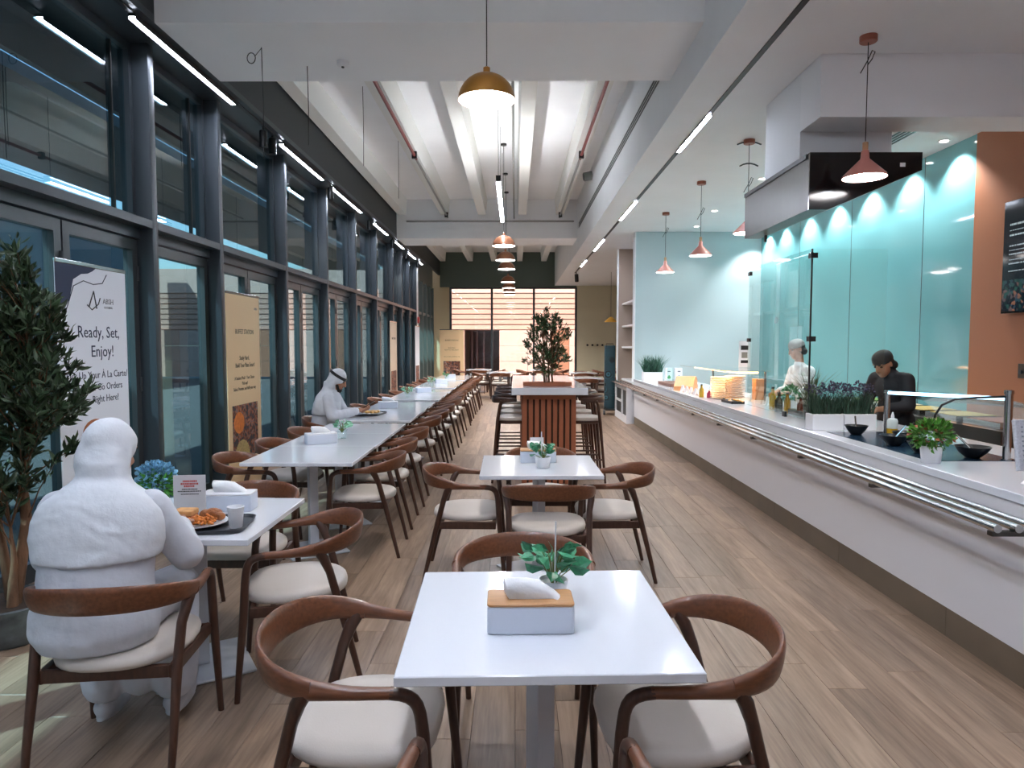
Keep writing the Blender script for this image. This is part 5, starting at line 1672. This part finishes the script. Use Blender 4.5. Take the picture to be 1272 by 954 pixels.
def seated(label, loc, rz, wr_l, wr_r, hd_c, R, agal, ankles, elbows, palms):
    t = thing('person', label, 'person', loc, rz)
    body, robe = MB(), MB()
    # body
    head(body, hd_c, R)
    nb = Vector((0, 0.045, 1.03))
    body.cap(nb, Vector(hd_c) + R @ Vector((0, -0.01, -0.06)), 0.052, 0.05)
    body.ell((0, 0.0, 0.93), (0.15, 0.09, 0.13), 14, 10)
    body.ell((0, -0.05, 0.7), (0.13, 0.09, 0.2), 14, 10)
    body.ell((0, -0.07, 0.56), (0.15, 0.11, 0.09), 14, 10)
    sh = [Vector((-0.17, 0.02, 0.965)), Vector((0.17, 0.02, 0.965))]
    for s in (0, 1):
        sg = -1 if s == 0 else 1
        el, wr = Vector(elbows[s]), Vector((wr_l, wr_r)[s])
        body.cap((sg * 0.1, 0.01, 0.98), sh[s], 0.05, 0.048)
        body.cap(sh[s], el, 0.046, 0.038)
        body.cap(el, wr, 0.036, 0.026)
        hand(body, wr, (wr - el), palms[s][0], palms[s][1], palms[s][2])
        kn = Vector((sg * 0.13, 0.37, 0.535))
        an = Vector(ankles[s])
        body.cap((sg * 0.09, -0.04, 0.56), kn, 0.075, 0.055)
        body.cap(kn, an, 0.05, 0.036)
        body.cap(an, an + Vector((0, 0.08, -0.05)), 0.036, 0.03)
    fused('body', body, 0.0075, M_skin, t, 3)
    eyes(t, hd_c, R)
    # robe
    def rings(tab):
        return [[(rx * math.cos(2 * PI * k / 28), cy + ry * math.sin(2 * PI * k / 28), z) for k in range(28)] for z, cy, rx, ry in tab]
    robe.loft(rings([(0.462, -0.06, 0.18, 0.14), (0.48, -0.075, 0.215, 0.17), (0.53, -0.085, 0.23, 0.175), (0.6, -0.08, 0.222, 0.165), (0.69, -0.065, 0.205, 0.15), (0.79, -0.045, 0.203, 0.145),
                     (0.88, -0.025, 0.215, 0.142), (0.95, -0.01, 0.215, 0.132), (1.0, 0.005, 0.175, 0.115), (1.035, 0.02, 0.12, 0.095), (1.07, 0.04, 0.075, 0.075)]))
    for s in (0, 1):
        sg = -1 if s == 0 else 1
        el, wr = Vector(elbows[s]), Vector((wr_l, wr_r)[s])
        robe.cap(sh[s], el, 0.07, 0.07)
        robe.cap(el, wr.lerp(el, 0.08), 0.066, 0.048)
        kn = Vector((sg * 0.135, 0.36, 0.53))
        an = Vector(ankles[s])
        robe.cap((sg * 0.1, -0.05, 0.57), kn, 0.11, 0.092)
        robe.cap(kn, an + Vector((0, -0.01, 0.06)), 0.09, 0.095)
    robe.ell((0, 0.15, 0.55), (0.17, 0.24, 0.075), 16, 10)
    mk = (Vector(ankles[0]) + Vector(ankles[1])) / 2
    robe.cap((0, 0.37, 0.50), (mk.x, mk.y, 0.2), 0.085, 0.09)
    fused('robe', robe, 0.010, M_cloth, t, 7, (0.004, (12, 12, 4)))
    # head scarf
    sc = MB()
    hc = Vector(hd_c)
    def at(x, y, z):
        return hc + R @ Vector((x, y, z))
    sc.ell(at(0, -0.018, 0.036), (0.094, 0.104, 0.104), 18, 12, R)
    sc.ell(at(0, -0.055, -0.03), (0.098, 0.07, 0.12), 16, 10, R)
    for s in (-1, 1):
        sc.cap(at(s * 0.078, -0.01, 0.02), at(s * 0.086, -0.025, -0.09), 0.022, 0.03)
    nk = at(0, -0.04, -0.09)
    sc.loft(rings([(nk.z + 0.06, nk.y - 0.01, 0.085, 0.075), (nk.z, nk.y - 0.01, 0.098, 0.082), (1.06, -0.005, 0.12, 0.092), (1.035, -0.012, 0.155, 0.108), (1.005, -0.016, 0.195, 0.125),
                   (0.965, -0.02, 0.226, 0.138), (0.92, -0.026, 0.24, 0.148), (0.87, -0.032, 0.243, 0.154), (0.82, -0.04, 0.236, 0.158), (0.79, -0.045, 0.228, 0.158)]))
    sc.sweep([(0.06, -0.1, 0.98), (0.03, -0.16, 0.87), (0.0, -0.175, 0.76)], [(0.13, 0.03), (0.11, 0.02), (0.07, 0.010)], 14, ref=(0, 1, 0))
    fused('headscarf', sc, 0.008, M_cloth2, t, 8, (0.003, (7, 7, 12)))
    if agal:
        for dz in (0.052, 0.068):
            ring = []
            for k in range(29):
                a = 2 * PI * k / 28
                ring.append(tuple(at(0.092 * math.cos(a), -0.02 + 0.103 * math.sin(a), dz - 0.016 * math.sin(a))))
            MB().tube(ring, 0.0095, 8).build('head_cord', M_black, t, smooth=60)
    # shoes
    for s in (0, 1):
        an = Vector(ankles[s])
        shoe = MB()
        shoe.cap(an + Vector((0, -0.03, -0.045)), an + Vector((0, 0.15, -0.06)), 0.042, 0.036)
        shoe.ell(an + Vector((0, 0.06, -0.085)), (0.045, 0.14, 0.018), 14, 8)
        fused('shoe', shoe, 0.009, mat('pale_shoe', '#b9bcc2', 0.5), t, 2)
    return t

# diner in the foreground, seen from behind
R1 = rotm(-0.25, -0.35)
seated('seated diner in a white robe and white headscarf, seen from behind, eating', (-1.60, 2.61, 0), math.radians(6),
       (-0.12, 0.36, 0.80), (0.15, 0.36, 0.80), (0.0, 0.09, 1.165), R1, False,
       ((-0.1, 0.2, 0.13), (0.16, 0.24, 0.12)), ((-0.25, 0.1, 0.75), (0.27, 0.1, 0.75)),
       (((0, 0, -1), 1, 0.5), ((0, 0, -1), -1, 0.5)))
# man at the window tables in profile, reading his phone
R2 = rotm(-0.45, 0)
man = seated('seated man in white robe, headscarf and black cord, looking at a phone', (-2.16, 7.93, 0), math.radians(-90),
             (-0.06, 0.35, 0.815), (0.08, 0.34, 0.83), (0.0, 0.10, 1.175), R2, True,
             ((-0.1, 0.36, 0.12), (0.12, 0.34, 0.12)), ((-0.24, 0.1, 0.77), (0.25, 0.1, 0.77)),
             (((0.3, 0.2, 1), 1, 0.7), ((-0.3, 0.2, 1), -1, 0.7)))
bd_ = MB()
hc = Vector((0.0, 0.10, 1.175))
for a, b, r in (((-0.055, 0.03, -0.05), (-0.03, 0.06, -0.1), 0.018), ((0.055, 0.03, -0.05), (0.03, 0.06, -0.1), 0.018), ((-0.03, 0.06, -0.1), (0.03, 0.06, -0.1), 0.022), ((-0.02, 0.086, -0.045), (0.02, 0.086, -0.045), 0.006), ((0, 0.075, -0.09), (0, 0.07, -0.11), 0.02)):
    bd_.cap(hc + R2 @ Vector(a), hc + R2 @ Vector(b), r, r, 10)
fused('beard', bd_, 0.006, M_hair, man, 2)
ph = tag(MB().rbox(-0.036, 0.036, -0.075, 0.075, -0.004, 0.004, r=0.008, seg=2).build('phone', M_black_gloss), 'black phone in the hands of the seated man', 'phone')
ph.location = (-1.70, 7.93, 0.895)
ph.rotation_euler = (0, -0.6, PI / 2 + 0.1)
ph.rotation_euler = (0.6, 0, -PI / 2)

def standing(label, loc, rz, cloth, cap_m, hd_c, R, apron=None):
    t = thing('person', label, 'person', loc, rz)
    body, top, leg = MB(), MB(), MB()
    hd_c = Vector(hd_c)
    head(body, hd_c, R)
    nb = Vector((0, 0.10, 1.33))
    body.cap(nb, hd_c + R @ Vector((0, -0.01, -0.07)), 0.055, 0.052)
    body.ell((0, 0.07, 1.18), (0.15, 0.09, 0.15), 14, 10)
    body.ell((0, 0.02, 1.0), (0.14, 0.09, 0.2), 14, 10)
    top.ell((0, 0.06, 1.19), (0.17, 0.12, 0.16), 16, 10)
    top.ell((0, 0.01, 1.0), (0.17, 0.12, 0.24), 16, 10)
    top.cap((-0.13, 0.075, 1.27), (0.13, 0.075, 1.27), 0.07, 0.07)
    top.cap((0, 0.085, 1.29), (0, 0.11, 1.345), 0.085, 0.064)
    for s in (-1, 1):
        shd, el, wr = Vector((s * 0.165, 0.075, 1.265)), Vector((s * 0.23, 0.12, 1.03)), Vector((s * 0.11, 0.34, 1.0))
        body.cap((s * 0.1, 0.07, 1.26), shd, 0.05, 0.045)
        body.cap(shd, el, 0.045, 0.038)
        body.cap(el, wr, 0.036, 0.027)
        hand(body, wr, wr - el, (0, 0, -1), -s, 0.6)
        top.cap(shd, el, 0.07, 0.058)
        top.cap(el, el.lerp(wr, 0.7), 0.054, 0.046)
        body.cap((s * 0.09, 0, 0.9), (s * 0.09, 0, 0.08), 0.07, 0.045)
        leg.cap((s * 0.09, 0, 0.88), (s * 0.09, 0.01, 0.5), 0.1, 0.075)
        leg.cap((s * 0.09, 0.01, 0.5), (s * 0.09, 0, 0.1), 0.075, 0.06)
        leg.cap((s * 0.09, -0.03, 0.04), (s * 0.09, 0.15, 0.035), 0.042, 0.035)
    fused('body', body, 0.008, M_skin, t, 3)
    fused('uniform', top, 0.012, cloth, t, 4)
    fused('trousers', leg, 0.014, mat('dark_trousers', '#1b1d22', 0.8), t, 3)
    eyes(t, hd_c, R)
    hr = MB().ell(hd_c + R @ Vector((0, -0.025, 0.02)), (0.08, 0.09, 0.085), 16, 10, R)
    hr.cap(hd_c + R @ Vector((-0.05, -0.06, -0.04)), hd_c + R @ Vector((0.05, -0.06, -0.04)), 0.045)
    fused('hair', hr, 0.009, M_hair, t, 2)
    cpm = MB().ell(hd_c + R @ Vector((0, -0.012, 0.062)), (0.087, 0.102, 0.068), 18, 10, R)
    cpm.ell(hd_c + R @ Vector((0, -0.012, 0.04)), (0.09, 0.106, 0.03), 18, 8, R)
    fused('cap', cpm, 0.009, cap_m, t, 2)
    if apron is not None:
        ap = MB()
        ap.ell((0, 0.06, 0.95), (0.16, 0.12, 0.4), 16, 12)
        fused('apron', ap, 0.014, apron, t, 2)
    return t
standing('cook in black uniform and black cap bending over the counter', (3.62, 6.5, 0), math.radians(112), mat('black_uniform', '#15181f', 0.75), mat('black_cap', '#1c2123', 0.7), (0.0, 0.185, 1.41), rotm(-0.5, 0.1))
standing('servery worker in white jacket behind the glass screen', (3.62, 8.5, 0), math.radians(100), mat('white_jacket', '#d9dde0', 0.8), mat('grey_cap', '#8f9394', 0.7), (0.0, 0.15, 1.53), rotm(-0.3, 0))
